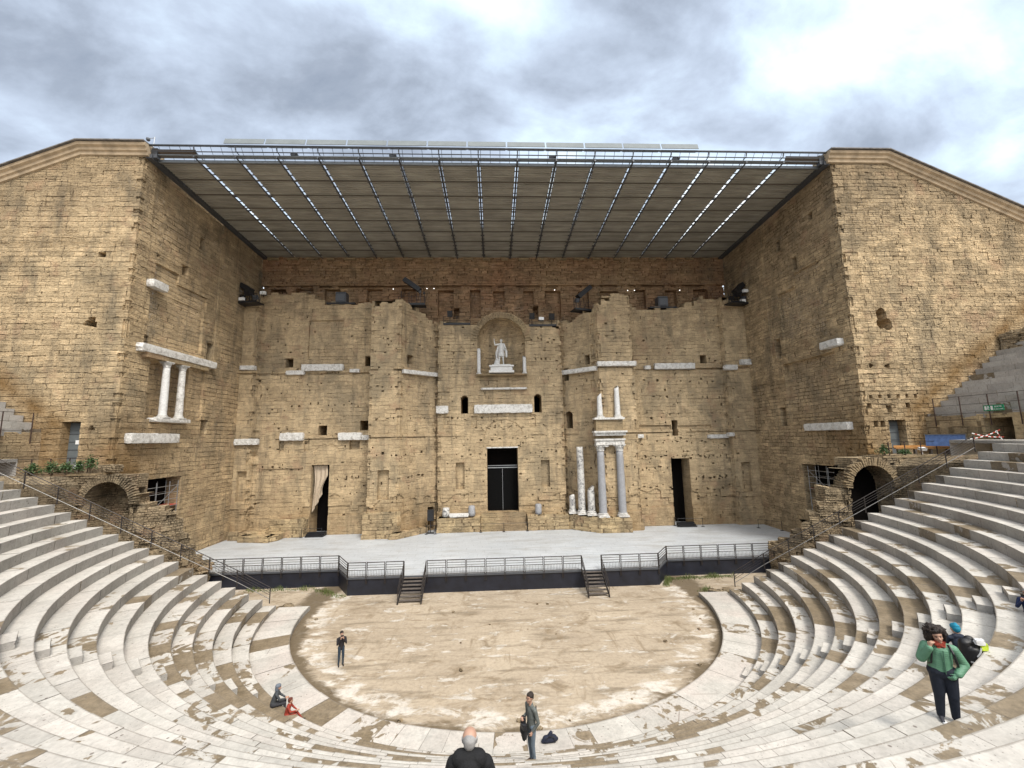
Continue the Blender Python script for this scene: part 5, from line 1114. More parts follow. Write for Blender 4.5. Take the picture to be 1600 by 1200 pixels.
def hiker():
    nv = fabric('navy_jacket', (.012, .018, .035)); caps, y = sit_caps(1, 2, 3, lean=.18, fat=1.05)
    caps += arm((-.20, y, .56), (-.25, y-.12, .32), (-.10, y-.32, .34), 1)+arm((.20, y, .56), (.25, y-.12, .32), (.10, y-.32, .34), 1)
    caps += hand((-.09, y-.33, .34), (.4, -.6, .2), 1, mi=0)+hand((.09, y-.33, .34), (-.4, -.6, .2), -1, mi=0)
    caps += [((0, y-.01, .60), (0, y-.05, .69), .06, .055, 0), ((-.08, y+.02, .61), (.08, y+.02, .61), .07, .07, 1)]; hc, P, _ = head_caps((0, y-.07, .775), (.1, -1, -.25)); caps += hc
    t = person('seated hiker in teal beanie wearing a bulky black backpack', (12.45, 12.1, 5.24), R(163), caps, [SKIN, nv, fabric('slate_trousers', (.07, .09, .12)), fabric('hiking_boots', (.04, .035, .03))], .012, 1.03); face(P, t)
    grow('beanie', [(P(0, -.03, .05), P(0, .02, .06), .098, .090, 0), (P(0, -.04, .10), P(0, -.03, .13), .085, .05, 0), (P(0, -.05, .01), P(0, -.05, .03), .09, .095, 0)], [fabric('teal_knit', (.01, .22, .34))], .012, t, 2)
    b = thing('backpack', 'bulky black backpack with grey stripes and a yellow patch on the seated hiker', 'backpack', t.location, t.rotation_euler.z)
    b.scale = (1.25, 1.2, 1.2); grow('bag', [((-.10, .24, .20), (-.10, .24, .52), .14, .11, 0, (1, 1)), ((.10, .24, .20), (.10, .24, .52), .14, .11, 0), ((0, .36, .16), (0, .34, .42), .10, .08, 0, (1.4, 1)), ((-.17, .22, .14), (.17, .22, .14), .09, .09, 0), ((0, .22, .58), (0, .22, .62), .12, .07, 0, (1.3, 1))], [fabric('black_nylon', (.008, .008, .009), 0, .5)], .014, b, 2)
    m = MB(); m.path([(-.10, .39, .50), (-.05, .425, .40), (.02, .445, .32)], .016); m.path([(-.16, .43, .20), (.0, .455, .17), (.14, .43, .20)], .018); m.build('stripe', plain('reflective_grey', (.45, .45, .44)), b)
    m = MB(); m.rock((-.17, .34, .52), (.12, .10, .16), 2); m.build('rain_cover', plain('neon_yellow', (.55, .70, .05), .6, 0, .05), b)
    m = MB(); m.rock((-.10, .36, .62), (.16, .10, .12), 5); m.build('map', M['white'], b); m = MB(); m.path([(-.12, .38, .12), (-.14, .42, .0)], .014); m.path([(.14, .38, .12), (.20, .42, .02)], .014); m.build('dangling_strap', M['black'], b)
hiker()
def edge_man():
    nv = fabric('blue_jacket', (.012, .025, .085)); caps = legs_stand(2, 3)+torso(1)
    for q in (-1, 1): caps += arm((q*.20, 0, 1.41), (q*.24, -.12, 1.17), (q*.07, -.26, 1.40), 1); caps += hand((q*.065, -.265, 1.42), (-q*.12, -.05, 1), -q, curl=.7, mi=0, palmdir=(-q*.6, -.8, 0))
    caps.append(((0, -.005, 1.45), (0, -.025, 1.57), .055, .053, 0)); hc, P, _ = head_caps((0, -.03, 1.655), (0, -1, 0)); caps += hc
    t = person('visitor in blue jacket cut off by the right edge of the picture', (16.75, 13.75, 4.73), R(-70), caps, [SKIN, nv, fabric('blue_jeans', (.03, .05, .09)), fabric('shoes', (.03, .03, .03))], .013, 1.0); face(P, t); hair_cap(P, t, M['hair_grey'], 8)
    m = MB(); m.box((0, -.25, 1.60), (.15, .012, .075)); m.build('phone', M['black'], t)
edge_man()
def seated_pair():
    gy = fabric('grey_coat', (.055, .06, .065)); caps, y = sit_caps(1, 2, 3, lean=.14, footz=-.35)
    caps += arm((-.20, y, .56), (-.24, y-.14, .34), (-.08, y-.34, .26), 1)+arm((.20, y, .56), (.24, y-.14, .34), (.08, y-.34, .26), 1)+hand((-.07, y-.35, .26), (.4, -.6, .0), 1, mi=0)+hand((.07, y-.35, .26), (-.4, -.6, .0), -1, mi=0)
    caps += [((0, y-.01, .60), (0, y-.05, .69), .07, .06, 1)]; hc, P, _ = head_caps((0, y-.06, .775), (0, -1, -.2)); caps += hc
    a = R(-40.0); p = pol(16.12, a, .65)
    t = person('person in grey knitted hood sitting on the lowest seat row', p, R(112), caps, [SKIN, gy, fabric('charcoal_trousers', (.03, .03, .035)), fabric('black_boots', (.012, .012, .012))], .013, .95); face(P, t)
    grow('hood', [(P(0, -.035, .04), P(0, .01, .05), .108, .095, 0), (P(0, -.05, -.03), P(0, -.06, -.10), .095, .09, 0)], [fabric('grey_knit', (.13, .15, .18))], .012, t, 2)
    rd = fabric('red_coat', (.28, .035, .018)); caps, y = sit_caps(1, 1, 3, lean=.10, footz=-.33, knee=.42, spread=.13, feet_fwd=.25)
    caps += arm((-.19, y, .54), (-.24, y-.14, .32), (-.08, y-.34, .26), 1)+arm((.19, y, .54), (.24, y-.14, .32), (.08, y-.34, .26), 1)+hand((-.07, y-.35, .26), (.4, -.6, .0), 1, mi=0)+hand((.07, y-.35, .26), (-.4, -.6, .0), -1, mi=0)
    caps += [((0, y-.01, .58), (0, y-.05, .67), .06, .055, 0)]; hc, P, _ = head_caps((0, y-.06, .755), (.2, -1, -.2)); caps += hc
    a = R(-36.6); p = pol(16.0, a, .65)
    t = person('person in a red coat with auburn hair sitting with legs stretched out', (p[0], p[1], .53), R(100), caps, [SKIN, rd, rd, fabric('black_boots', (.012, .012, .012))], .013, .80); face(P, t); hair_cap(P, t, fabric('auburn_hair', (.11, .025, .012)), 4, vol=1.12)
seated_pair()
def day_bag():
    t = thing('bag', 'dark navy day bag slumped on the walk behind the standing man', 'bag', (1.15, 17.3, .30), R(8))
    grow('bag_body', [((-.16, 0, .12), (.16, 0, .12), .13, .13, 0), ((-.02, 0, .16), (.05, 0, .32), .12, .07, 0), ((-.26, 0, .07), (.27, .02, .08), .08, .07, 0)], [fabric('navy_canvas', (.012, .016, .035))], .016, t, 2)
    m = MB(); m.path([(-.2, -.12, .18), (-.05, -.16, .30), (.12, -.14, .24), (.18, -.15, .06)], .014); m.build('strap', M['black'], t)
day_bag()
def statue():
    t = thing('emperor_statue', 'white marble statue of a cuirassed figure raising one arm in the niche', 'statue', (.12, 48.85, 19.65)); m = MB()
    m.box((0, .4, .12), (3.0, 1.5, .24)); m.box((0, .4, .48), (2.6, 1.25, .5)); m.box((0, .4, .80), (2.95, 1.5, .16)); m.box((0, .4, .95), (2.2, 1.0, .14)); m.build('pedestal', M['statue'], t)
    k = 1.80; zz = 1.0
    def s(p): return Vector((p[0]*k, p[1]*k+.4, p[2]*k+zz))
    C = [((-.09, 0, .92), (-.13, -.03, .50), .095, .068), ((-.13, -.03, .50), (-.14, .02, .08), .062, .042), ((.09, 0, .92), (.12, -.06, .50), .095, .068), ((.12, -.06, .50), (.15, .05, .08), .062, .042), ((-.14, 0, .05), (-.16, -.15, .03), .042, .034), ((.15, .04, .05), (.20, -.08, .03), .042, .034),
         ((0, 0, .98), (0, 0, 1.15), .145, .135), ((0, 0, 1.15), (0, 0, 1.34), .15, .145), ((-.15, 0, 1.42), (.15, 0, 1.42), .075, .075), ((0, 0, .90), (0, 0, .74), .16, .20), ((0, 0, 1.45), (.01, -.02, 1.56), .062, .055),
         ((-.20, 0, 1.42), (-.40, -.05, 1.38), .062, .052), ((-.40, -.05, 1.38), (-.46, -.12, 1.62), .050, .036), ((-.46, -.12, 1.62), (-.47, -.13, 1.80), .030, .016), ((-.47, -.13, 1.68), (-.43, -.15, 1.74), .018, .012), ((.20, 0, 1.42), (.30, .02, 1.15), .064, .052), ((.30, .02, 1.15), (.24, -.18, 1.02), .050, .036), ((.24, -.19, 1.01), (.23, -.25, 1.0), .035, .028),
         ((.16, .08, 1.42), (.34, .10, .95), .07, .09), ((.34, .10, .95), (.36, .10, .60), .09, .07), ((-.16, .10, 1.40), (-.30, .12, .85), .06, .09), ((-.30, .12, .85), (-.30, .12, .45), .09, .07), ((-.28, .1, .30), (-.30, .0, .12), .16, .18), ((-.3, -.02, .12), (-.42, -.05, .06), .10, .08), ((-.26, -.06, .34), (-.28, -.1, .42), .07, .06), ((.02, .10, 1.35), (.02, .14, .8), .16, .18)]
    caps = [(s(a), s(b), ra*k, rb*k, 0) for a, b, ra, rb in C]; hc, P, _ = head_caps(s((.01, -.03, 1.66)), (-.3, -1, 0), s=k); caps += hc
    grow('figure', caps, [M['statue']], .03, t, 2); face(lambda x, y, z: P(x, y, z), t) if False else None
    m = MB()
    for i in range(11): a = -1.3+2.6*i/10; m.box((math.sin(a)*.20*k, .4-math.cos(a)*.20*k, .70*k+zz), (.075*k, .03*k, .24*k), rz=a)
    m.build('kilt_straps', M['statue'], t)
statue()
# ------------------------------------------------------------------ entrance passages beside the stage: vaulted arches, broken masonry, ledges
def passages():
    for sgn, side in ((-1, 'left'), (1, 'right')):
        cx, hw, zs = ((-28.85, 1.62, 7.6), (28.7, 1.72, 7.45))[sgn > 0]
        root = thing('vaulted_arch', f'rough rubble arch over the {side} entrance passage', 'arch', (cx, 32, 0), 0, 'entrance arches'); inv = (-cx, -32, 0)
        a, b = (-41.5, -27.0) if sgn < 0 else (26.7, 41.5)
        fs = [archf(cx-a, hw, 0, zs, -1.6)]
        if sgn < 0: top = lambda s: np.where(s+a > -27.6, 8.2, np.where(s+a > -30.2, 9.62, 9.85))+.10*hashn(np.asarray(s)/.5, 4)
        else: top = lambda s: np.where(s+a < 27.4, 8.9, np.where(s+a < 30.4, 9.75, 9.85))+.06*hashn(np.asarray(s)/.5, 4)
        o = relief('rubble_face', [(a, 32), (b, 32)], 0, 10.1, M['rubble'], fs, top=top, parent=root, course=.19, blen=(.22, .6), ds=.10, amp=.07, seed=60+sgn, thick=1.75, joint_p=.7, erode=.1, jit=.012, zsub=2); o.location = inv
        m = MB(); rnd = random.Random(4+sgn); n = 34
        for k in range(n):
            t0 = math.pi*(k+.5)/n; L = rnd.uniform(.42, .68); w = math.pi*hw/n*rnd.uniform(.62, .85); c = (cx+math.cos(t0)*(hw+L/2), 31.92+rnd.uniform(-.05, .03), zs+math.sin(t0)*(hw+L/2))
            m.box(c, (L, .35, w), ry=-t0+rnd.uniform(-.05, .05))
        m.build('voussoirs', M['podium'] if sgn > 0 else M['rubble'], root).location = inv
        if sgn > 0: MB().box((cx+.3, 33.5, 4), (3.8, .06, 10.2)).build('passage_dark', M['dark'], root).location = inv  # black sheet painted as the darkness inside the vault
        # paved ledge on top with the strip in front of the tower door
        x0, x1 = sorted((sgn*29.9, sgn*37.2)); m = MB(); m.prism([(x0, 31.9), (x1, 31.9), (x1, 33.85), (x0, 33.85)], 9.7, 9.86)
        tag(m.build('stone_ledge', M['podium']), f'narrow paved ledge at the foot of the {side} tower door', 'ledge')
        if sgn < 0: m = MB(); [m.rock((-33.6+.52*k, 33.0, 10.12+.05*(k % 2)), (.6, .7, .5), k, amp=.2) for k in range(9)]; tag(m.build('low_rubble_wall', M['rubble']), 'low rubble wall behind the plants at the foot of the left tower', 'wall')
        # broken flank masonry stepping down to the stage
        if sgn < 0:
            P = [(-27.3, 32.1), (-26.2, 32.3), (-25.0, 32.9), (-24.1, 34.0), (-24.0, 36.2)]; tp = lambda s: steps(s, [(0, 7.5), (.8, 7.1), (2.1, 6.8), (2.7, 6.1), (3.2, 4.9), (3.7, 4.1), (4.4, 3.1), (5.2, 2.4)])+.15*hashn(np.asarray(s)/.45, 7)
        else:
            P = [(22.6, 36.2), (22.8, 34.4), (23.6, 33.2), (25.0, 32.5), (26.7, 32.1)]; tp = lambda s: steps(s, [(0, 2.5), (1.4, 3.1), (2.3, 3.9), (3.2, 4.6), (3.9, 5.4), (4.5, 6.4), (5.1, 7.4)])+.15*hashn(np.asarray(s)/.45, 9)
        o = relief('broken_masonry', P, 0, 8.2, M['rubble'], [], top=tp, course=.40, blen=(.5, 1.1), ds=.12, amp=.10, seed=64+sgn, thick=1.5, joint_p=.8, erode=.14, jit=.02)
        tag(o, f'broken stepped masonry between the {side} arch and the stage', 'wall')
        # loose boulders on it and at the row ends
        rnd = random.Random(12+sgn)
        for k in range(10):
            x = sgn*(23.4+rnd.random()*2.2); y = 34.5+rnd.random()*1.2; z = max(.3, 1.3+rnd.random()*.5)
            m = MB(); s = rnd.uniform(.35, .75); m.rock((0, 0, s*.25), (s*1.3, s, s*.6), k+int(30*rnd.random()), rz=rnd.random()*3, amp=.25); o = m.build('boulder', M['rubble']); o.location = (x, y, z+.3*k % 1.1 if k < 5 else z)
            tag(o, f'loose weathered block among the broken masonry beside the {side} end of the stage', 'stone block', f'loose blocks beside the {side} end of the stage')
        for k in range(6):
            m = MB(); s = rnd.uniform(.3, .6); m.rock((0, 0, s*.2), (s*1.4, s, s*.5), k+77, rz=rnd.random()*3, amp=.3); o = m.build('boulder', M['rubble']); o.location = (sgn*(15.2+rnd.random()*1.8), 31.4+rnd.random()*.8, 0)
            tag(o, f'loose weathered block on the earth by the {side} end of the lowest seats', 'stone block', f'loose blocks by the {side} end of the lowest seats')
        # sloping stone string beside the row ends
        V = []; F = []; e0 = .45
        for i in range(5, NROW):
            r = R1+TR*i; x = sgn*r*math.sin(PH[i]); y = 32-r*math.cos(PH[i]); z = Z1+RS*i-.62
            V += [(x, y, z), (x, 31.95, z-.6+rnd.uniform(-.12, .12)), (x, 31.95, 0), (x, y, 0)]
        n = len(V)//4
        for i in range(n-1): F.append((4*i, 4*i+1, 4*i+5, 4*i+4))
        F += [(0, 3, 2, 1)]
        xs = [q for q in range(n) if not (27 < abs(V[4*q][0]) < 30.6)]
        m = MB(); VV = []; FF = []
        idx = [q for q in range(n) if abs(V[4*q][0]) > 30.4]
        for q in idx: VV += V[4*q:4*q+4]
        k = len(idx)
        for q in range(k-1): FF.append((4*q, 4*q+1, 4*q+5, 4*q+4))
        if k > 1: FF.append((0, 3, 2, 1)); m.add(VV, FF); tag(m.build('rubble_bank', M['rubble']), f'sloping rubble bank between the {side} seat ends and the arch wall', 'bank')
passages()
def scaffold(sgn, lab):
    t = thing('scaffold', lab, 'scaffold', (sgn*30.62, 39.1, 3.4), 0, 'scaffolds in the side openings'); m = MB(); h = 5.1
    for y in (-1.9, -.6, .9, 1.9):
        for x in (0, sgn*1.1): m.tube((x, y, 0), (x, y, h), .03)
    m.build('standards', M['steel'], t); m = MB()
    for z in (.6, 1.3, 2.0, 2.9, 3.5, 4.1, 4.7):
        m.tube((0, -2, z), (0, 2, z), .026)
        if z in (2.0, 4.1): m.tube((sgn*1.1, -2, z), (sgn*1.1, 2, z), .026)
    m.build('ledgers', M['steel'], t); m = MB(); m.tube((0, -1.9, 2.0), (0, 1.9, 4.7), .024); m.tube((0, -1.9, 1.3), (0, .9, 0), .024); m.build('brace', M['steel'], t)
    m = MB(); m.box((sgn*.55, 0, 2.95), (1.1, 4, .06)); m.build('deck', M['red'] if sgn < 0 else M['rust'], t)
M['rust'] = plain('rusty_deck', (.16, .06, .035), .8)
scaffold(-1, 'galvanised scaffold with a red deck inside the left tower opening'); scaffold(1, 'galvanised scaffold with a rusty deck inside the right tower opening')
# ------------------------------------------------------------------ handrails and fences
def end_handrail(sgn, lab, i0=2, i1=20):
    t = thing('handrail', lab, 'handrail', (sgn*16.4, 31.2, 0)); o = Vector(t.location); P = []
    for i in range(i0, i1+1):
        r = R1+TR*i; P.append(Vector((sgn*r*math.sin(PH[i])+sgn*.0, 32-r*math.cos(PH[i])+.12, Z1+RS*i)))
    foot = Vector((sgn*16.6, 31.15, .75)); nodes = [foot]+[P[k] for k in range(1, len(P), 2)]
    if sgn < 0: nodes[6].z -= .0
    for k, p in enumerate(nodes):
        m = MB(); m.box(p-o+Vector((0, 0, .52)), (.06, .035, 1.06)); m.build('post', M['iron'], t)
    for dz, rr_, mt in ((1.04, .026, 'iron'), (.86, .013, 'iron'), (.70, .013, 'iron'), (.54, .013, 'iron'), (.28, .02, 'steel_dull')):
        m = MB(); m.path([p-o+Vector((0, 0, dz)) for p in nodes], rr_); m.build('rail', M[mt], t)
M['steel_dull'] = plain('dull_rail', (.22, .21, .20), .5, .4, .15)
end_handrail(-1, 'dark metal handrail climbing along the left ends of the seat rows'); end_handrail(1, 'dark metal handrail climbing along the right ends of the seat rows')
def fence(pts, lab, h, drop=0, step=None, rails=(1.0, .62, .3), post=(.055, .03)):
    t = thing('wire_fence', lab, 'fence', pts[0]); o = Vector(pts[0])
    for p in pts:
        p = Vector(p); m = MB(); m.box(p-o+Vector((0, 0, (h-drop)/2)), (post[0], post[1]+.02, h+drop)); m.build('post', M['rust_iron'], t)
    for f in rails: m = MB(); m.path([Vector(p)-o+Vector((0, 0, h*f)) for p in pts], .014 if f < 1 else .018, 5); m.build('wire', M['iron'], t)
M['rust_iron'] = plain('rusty_iron', (.065, .04, .032), .75, .3, .3)
for sgn, side in ((-1, 'left'), (1, 'right')):
    pts = [pol(35.86, sgn*R(a), 12.95) for a in np.linspace(91.5, 60, 11)]
    fence(pts, f'dark wire fence along the top of the {side} podium wall', 1.45, drop=.85, rails=(1.0, .55, .08))
    xs = np.linspace(30.6, 38.6, 7)
    fence([(sgn*x, 32.05, 9.85) for x in xs], f'dark post and wire fence on the ledge before the {side} tower door', 1.1, rails=(1.0, .5))
def bench_and_board():
    t = thing('plank_bench', 'long orange plank bench on the ledge beside the right tower door', 'bench', (34.3, 32.9, 9.86), R(-22))
    m = MB(); m.box((0, 0, .50), (3.6, .36, .09)); m.box((0, .2, .66), (3.6, .05, .18)); m.build('seat', M['orange'], t)
    for x in (-1.6, -.5, .5, 1.6): m = MB(); m.box((x, 0, .22), (.12, .34, .45)); m.build('leg', M['wood_dark'], t)
    t = thing('blue_board', 'large blue sheeted board leaning behind the orange bench', 'board', (35.05, 31.0, 10.55), R(-62)); m = MB(); m.box((-.55, 0, .45), (2.3, .06, .9), rx=-.12); m.build('sheet', M['blue'], t)
    m = MB(); m.box((-.55, -.02, .92), (2.4, .07, .05)); m.box((.6, 0, .45), (.06, .08, .92)); m.build('frame', M['steel_dull'], t)
    for x, sgn in ((33.6, 1), (-31.55, -1)):
        t = thing('floodlight', f'small white floodlight on the ledge by the {"right" if sgn > 0 else "left"} arch', 'floodlight', (x, 32.3, 9.86), 0, 'white floodlights on the ledges'); m = MB(); m.tube((0, 0, 0), (0, 0, .35), .03); m.build('stand', M['white'], t)
        m = MB(); m.box((0, -.05, .48), (.5, .3, .2), rx=.4); m.build('lamp_head', M['white'], t)
bench_and_board()
def exit_sign():
    ph = R(84.6); c = pol(35.78, ph, 13.35); t = thing('exit_sign', 'green emergency exit sign hung on the right upper fence', 'sign', c, ph-math.pi/2+math.pi/2); G = plain('sign_green', (.0, .20, .09), .5, 0, .03)
    # local frame: x along the fence, -y facing the orchestra
    t.rotation_euler = (0, 0, -ph+0)
    t.rotation_euler = (0, 0, ph+math.pi) ; t.rotation_euler = (0, 0, -(math.pi/2-ph)-math.pi/2)
    m = MB(); m.box((0, 0, 0), (1.35, .03, .42)); m.build('plate', G, t)
    m = MB(); m.lathe((-.33, -.02, .10), [(.035, -.035), (.035, .035)], 10); m.tube((-.33, -.02, .06), (-.36, -.02, -.03), .03); m.tube((-.36, -.02, -.03), (-.44, -.02, -.12), .02); m.tube((-.36, -.02, -.03), (-.29, -.02, -.14), .02); m.tube((-.33, -.02, .05), (-.24, -.02, .0), .015)
    m.tube((-.33, -.02, .05), (-.42, -.02, .01), .015); m.box((-.52, -.02, 0), (.14, .012, .28)); m.build('running_figure', M['white'], t)
    m = MB(); m.box((-.10, -.02, 0), (.14, .012, .30)); m.build('door_symbol', M['white'], t)
    for z, tx in ((.03, 'SORTIE'), (-.14, 'DE SECOURS')):
        cu = bpy.data.curves.new('lettering', 'FONT'); cu.body = tx; cu.size = .15 if z > 0 else .11; cu.align_x = 'CENTER'; cu.extrude = .004; cu.materials.append(M['white']); q = bpy.data.objects.new('tmp', cu); COL.objects.link(q); bpy.context.view_layer.update(); me = bpy.data.meshes.new_from_object(q.evaluated_get(bpy.context.evaluated_depsgraph_get())); bpy.data.objects.remove(q); o = bpy.data.objects.new('lettering', me); COL.objects.link(o); o.parent = t; o.location = (.32, -.022, z); o.rotation_euler = (R(90), 0, 0)
exit_sign()
def tape():
    t = thing('barrier_tape', 'red and white barrier tape tied across the top of the right handrail', 'tape', (33.2, 27.6, 11.4)); rnd = random.Random(3)
    for mt, par in (('white', 0), ('red', 1)):
        m = MB()
        for q, (a, b) in enumerate((((-1.0, 0, -.25), (1.3, 0, .35)), ((-.8, 0, .15), (1.5, 0, -.15)), ((1.0, 0, .3), (1.6, 0, -.6)))):
            A, B = Vector(a), Vector(b); n = 12 if q < 2 else 5
            for k in range(n):
                if k % 2 != par: continue
                p0 = A.lerp(B, k/n); p1 = A.lerp(B, (k+1)/n); sag = lambda t_: -.10*math.sin(math.pi*t_); p0.z += sag(k/n); p1.z += sag((k+1)/n)
                m.box((p0+p1)/2, ((p1-p0).length, .012, .06), ry=-math.atan2(p1.z-p0.z, p1.x-p0.x))
        m.build('band', M[mt], t)
tape()
# ------------------------------------------------------------------ stage lighting and sound gear on the wall tops
def rig(x, y, z, w, lab, heads, arm=None, platform=True, rz=0, rail=True):
    t = thing('lighting_rig', lab, 'lighting rig', (x, y, z), rz); 
    if platform: m = MB(); m.box((0, 0, .1), (w, 1.2, .12)); m.box((0, -.62, .16), (w, .06, .24)); m.build('platform', M['black'], t)
    if rail:
        m = MB()
        for xx in np.linspace(-w/2, w/2, max(2, int(w/1.2)+1)): m.tube((xx, -.6, .1), (xx, -.6, 1.1), .025)
        for zz in (.6, 1.1): m.tube((-w/2, -.6, zz), (w/2, -.6, zz), .02)
        m.build('railing', M['black'], t)
    for hx, hz, s, mt in heads:
        m = MB(); m.box((hx, -.1, hz), (s*.8, s*1.0, s), rx=.35); m.tube((hx, 0, .1), (hx, 0, hz), .04); m.build('lamp_head', M[mt], t)
    if arm:
        m = MB(); a, b = Vector((arm[0], 0, arm[1])), Vector((arm[2], -.4, arm[3])); m.box((a+b)/2, ((b-a).length, .7, .55), ry=-math.atan2(b.z-a.z, b.x-a.x)); m.build('spotlight_barrel', M['black'], t)
        m = MB()
        for xx in np.linspace(-w/2+.2, w/2-.2, 4): m.tube((xx, 0, .1), (xx, 0, arm[1]), .035); m.tube((xx, 0, .1), (xx+.4, 0, arm[1]*.9), .02)
        m.build('truss', M['black'], t)
def _glow():
    m, nt, b = mat_new('lit_bulb'); b.inputs['Emission Color'].default_value = (1, .97, .9, 1); b.inputs['Emission Strength'].default_value = 1.6; return m
M['glow'] = _glow()
M['lens'] = plain('pale_lens', (.8, .8, .78), .2, 0, .02)
rig(-10.6, 49.2, 28.0, 3.2, 'big black spotlight tilted up on a truss over the left pier', [(.9, 1.9, .35, 'darkgrey'), (1.4, 1.7, .3, 'black')], (.9, 2.0, -1.0, 3.4))
rig(10.2, 49.2, 27.2, 2.6, 'big black spotlight tilted up on a truss over the right pier', [(-.7, 1.4, .5, 'darkgrey'), (-.2, 2.0, .35, 'black')], (-.6, 1.8, 1.2, 3.3), rz=.35)
rig(-29.6, 48.2, 28.0, 3.2, 'dark lamp cluster in the left corner under the roof', [(-.8, .9, .6, 'black'), (.1, 1.5, .8, 'black'), (1.0, .8, .5, 'darkgrey')], (.5, 1.6, -.8, 2.4), rz=-.2)
rig(29.4, 48.0, 27.6, 3.0, 'dark lamp cluster in the right corner under the roof', [(-.9, .8, .5, 'black'), (0, 1.4, .7, 'black'), (.8, .9, .5, 'darkgrey')], (-.5, 1.5, .7, 2.6), rz=.2)
rig(-5.3, 50.5, 25.85, 3.3, 'small platform with one black speaker left of the niche arch', [(-.9, 1.6, .75, 'black')])
rig(5.4, 50.5, 25.6, 3.4, 'small platform with two black speakers right of the niche arch', [(-1.3, 1.5, .75, 'black'), (1.2, 1.4, .8, 'black')])
def box_lamp(x, y, z, lab):
    t = thing('projector_box', lab, 'projector', (x, y, z)); m = MB(); m.box((0, 0, .9), (1.25, 1.0, 1.25)); m.box((0, -.55, .9), (1.05, .12, 1.05)); m.build('housing', M['darkgrey'], t)
    m = MB(); m.box((0, 0, .12), (3.4, 1.0, .16)); m.tube((-.4, 0, .1), (-.4, 0, .5), .05); m.tube((.4, 0, .1), (.4, 0, .5), .05); m.build('stand', M['black'], t); m = MB(); m.box((0, -.62, 1.35), (1.1, .05, .10)); m.build('visor', M['black'], t)
box_lamp(-19.4, 50.0, 28.5, 'grey box projector on the wall top left of the roof centre'); box_lamp(20.6, 49.8, 27.7, 'grey box projector on the wall top right of the roof centre')
for k, (x, y, z, lab) in enumerate(((-30.0, 47.6, 28.5, 'small pale lamp at the outer end of the left lamp cluster'), (-28.2, 48.6, 29.6, 'small pale lamp at the inner end of the left lamp cluster'), (29.8, 47.6, 28.0, 'lower small pale lamp beside the right lamp cluster'), (30.1, 47.4, 29.2, 'upper small pale lamp beside the right lamp cluster'), (5.2, 49.9, 26.6, 'small pale lamp on the platform right of the niche'))):
    t = thing('small_lamp', lab, 'lamp', (x, y, z)); m = MB(); m.box((0, 0, 0), (.62, .3, .36), rz=.1*k-.2); m.build('lens', M['lens'], t); m = MB(); m.box((0, .22, -.02), (.66, .14, .42)); m.tube((0, .1, -.5), (0, .1, 0), .04); m.build('housing', M['black'], t)
for k, (x, z) in enumerate(((-13.6, 31.2), (-9.3, 31.25), (-8.4, 31.25), (7.3, 31.0), (17.0, 30.9), (17.9, 30.9), (24.0, 30.9))):
    t = thing('spot_lamp', f'{["first", "second", "third", "fourth", "fifth", "sixth", "seventh"][k]} tiny lit spot lamp from the left under the upper wall ledge', 'lamp', (x, 51.7, z), 0, 'tiny spot lamps under the ledge')
    m = MB(); m.lathe((0, 0, 0), [(.04, -.05), (.075, 0), (.04, .05)], 8); m.build('bulb', M['glow'] if 'glow' in M else M['lens'], t)
# speaker in the doorway left of the royal door
t = thing('loudspeaker', 'black loudspeaker on a stand in the small doorway left of the royal door', 'loudspeaker', (-8.2, 48.9, 1.35)); m = MB(); m.box((0, 0, 2.0), (.7, .5, 1.2)); m.build('cabinet', M['black'], t); m = MB(); m.tube((0, 0, 0), (0, 0, 1.5), .04); m.box((0, 0, .03), (.8, .6, .05)); m.build('stand', M['black'], t)
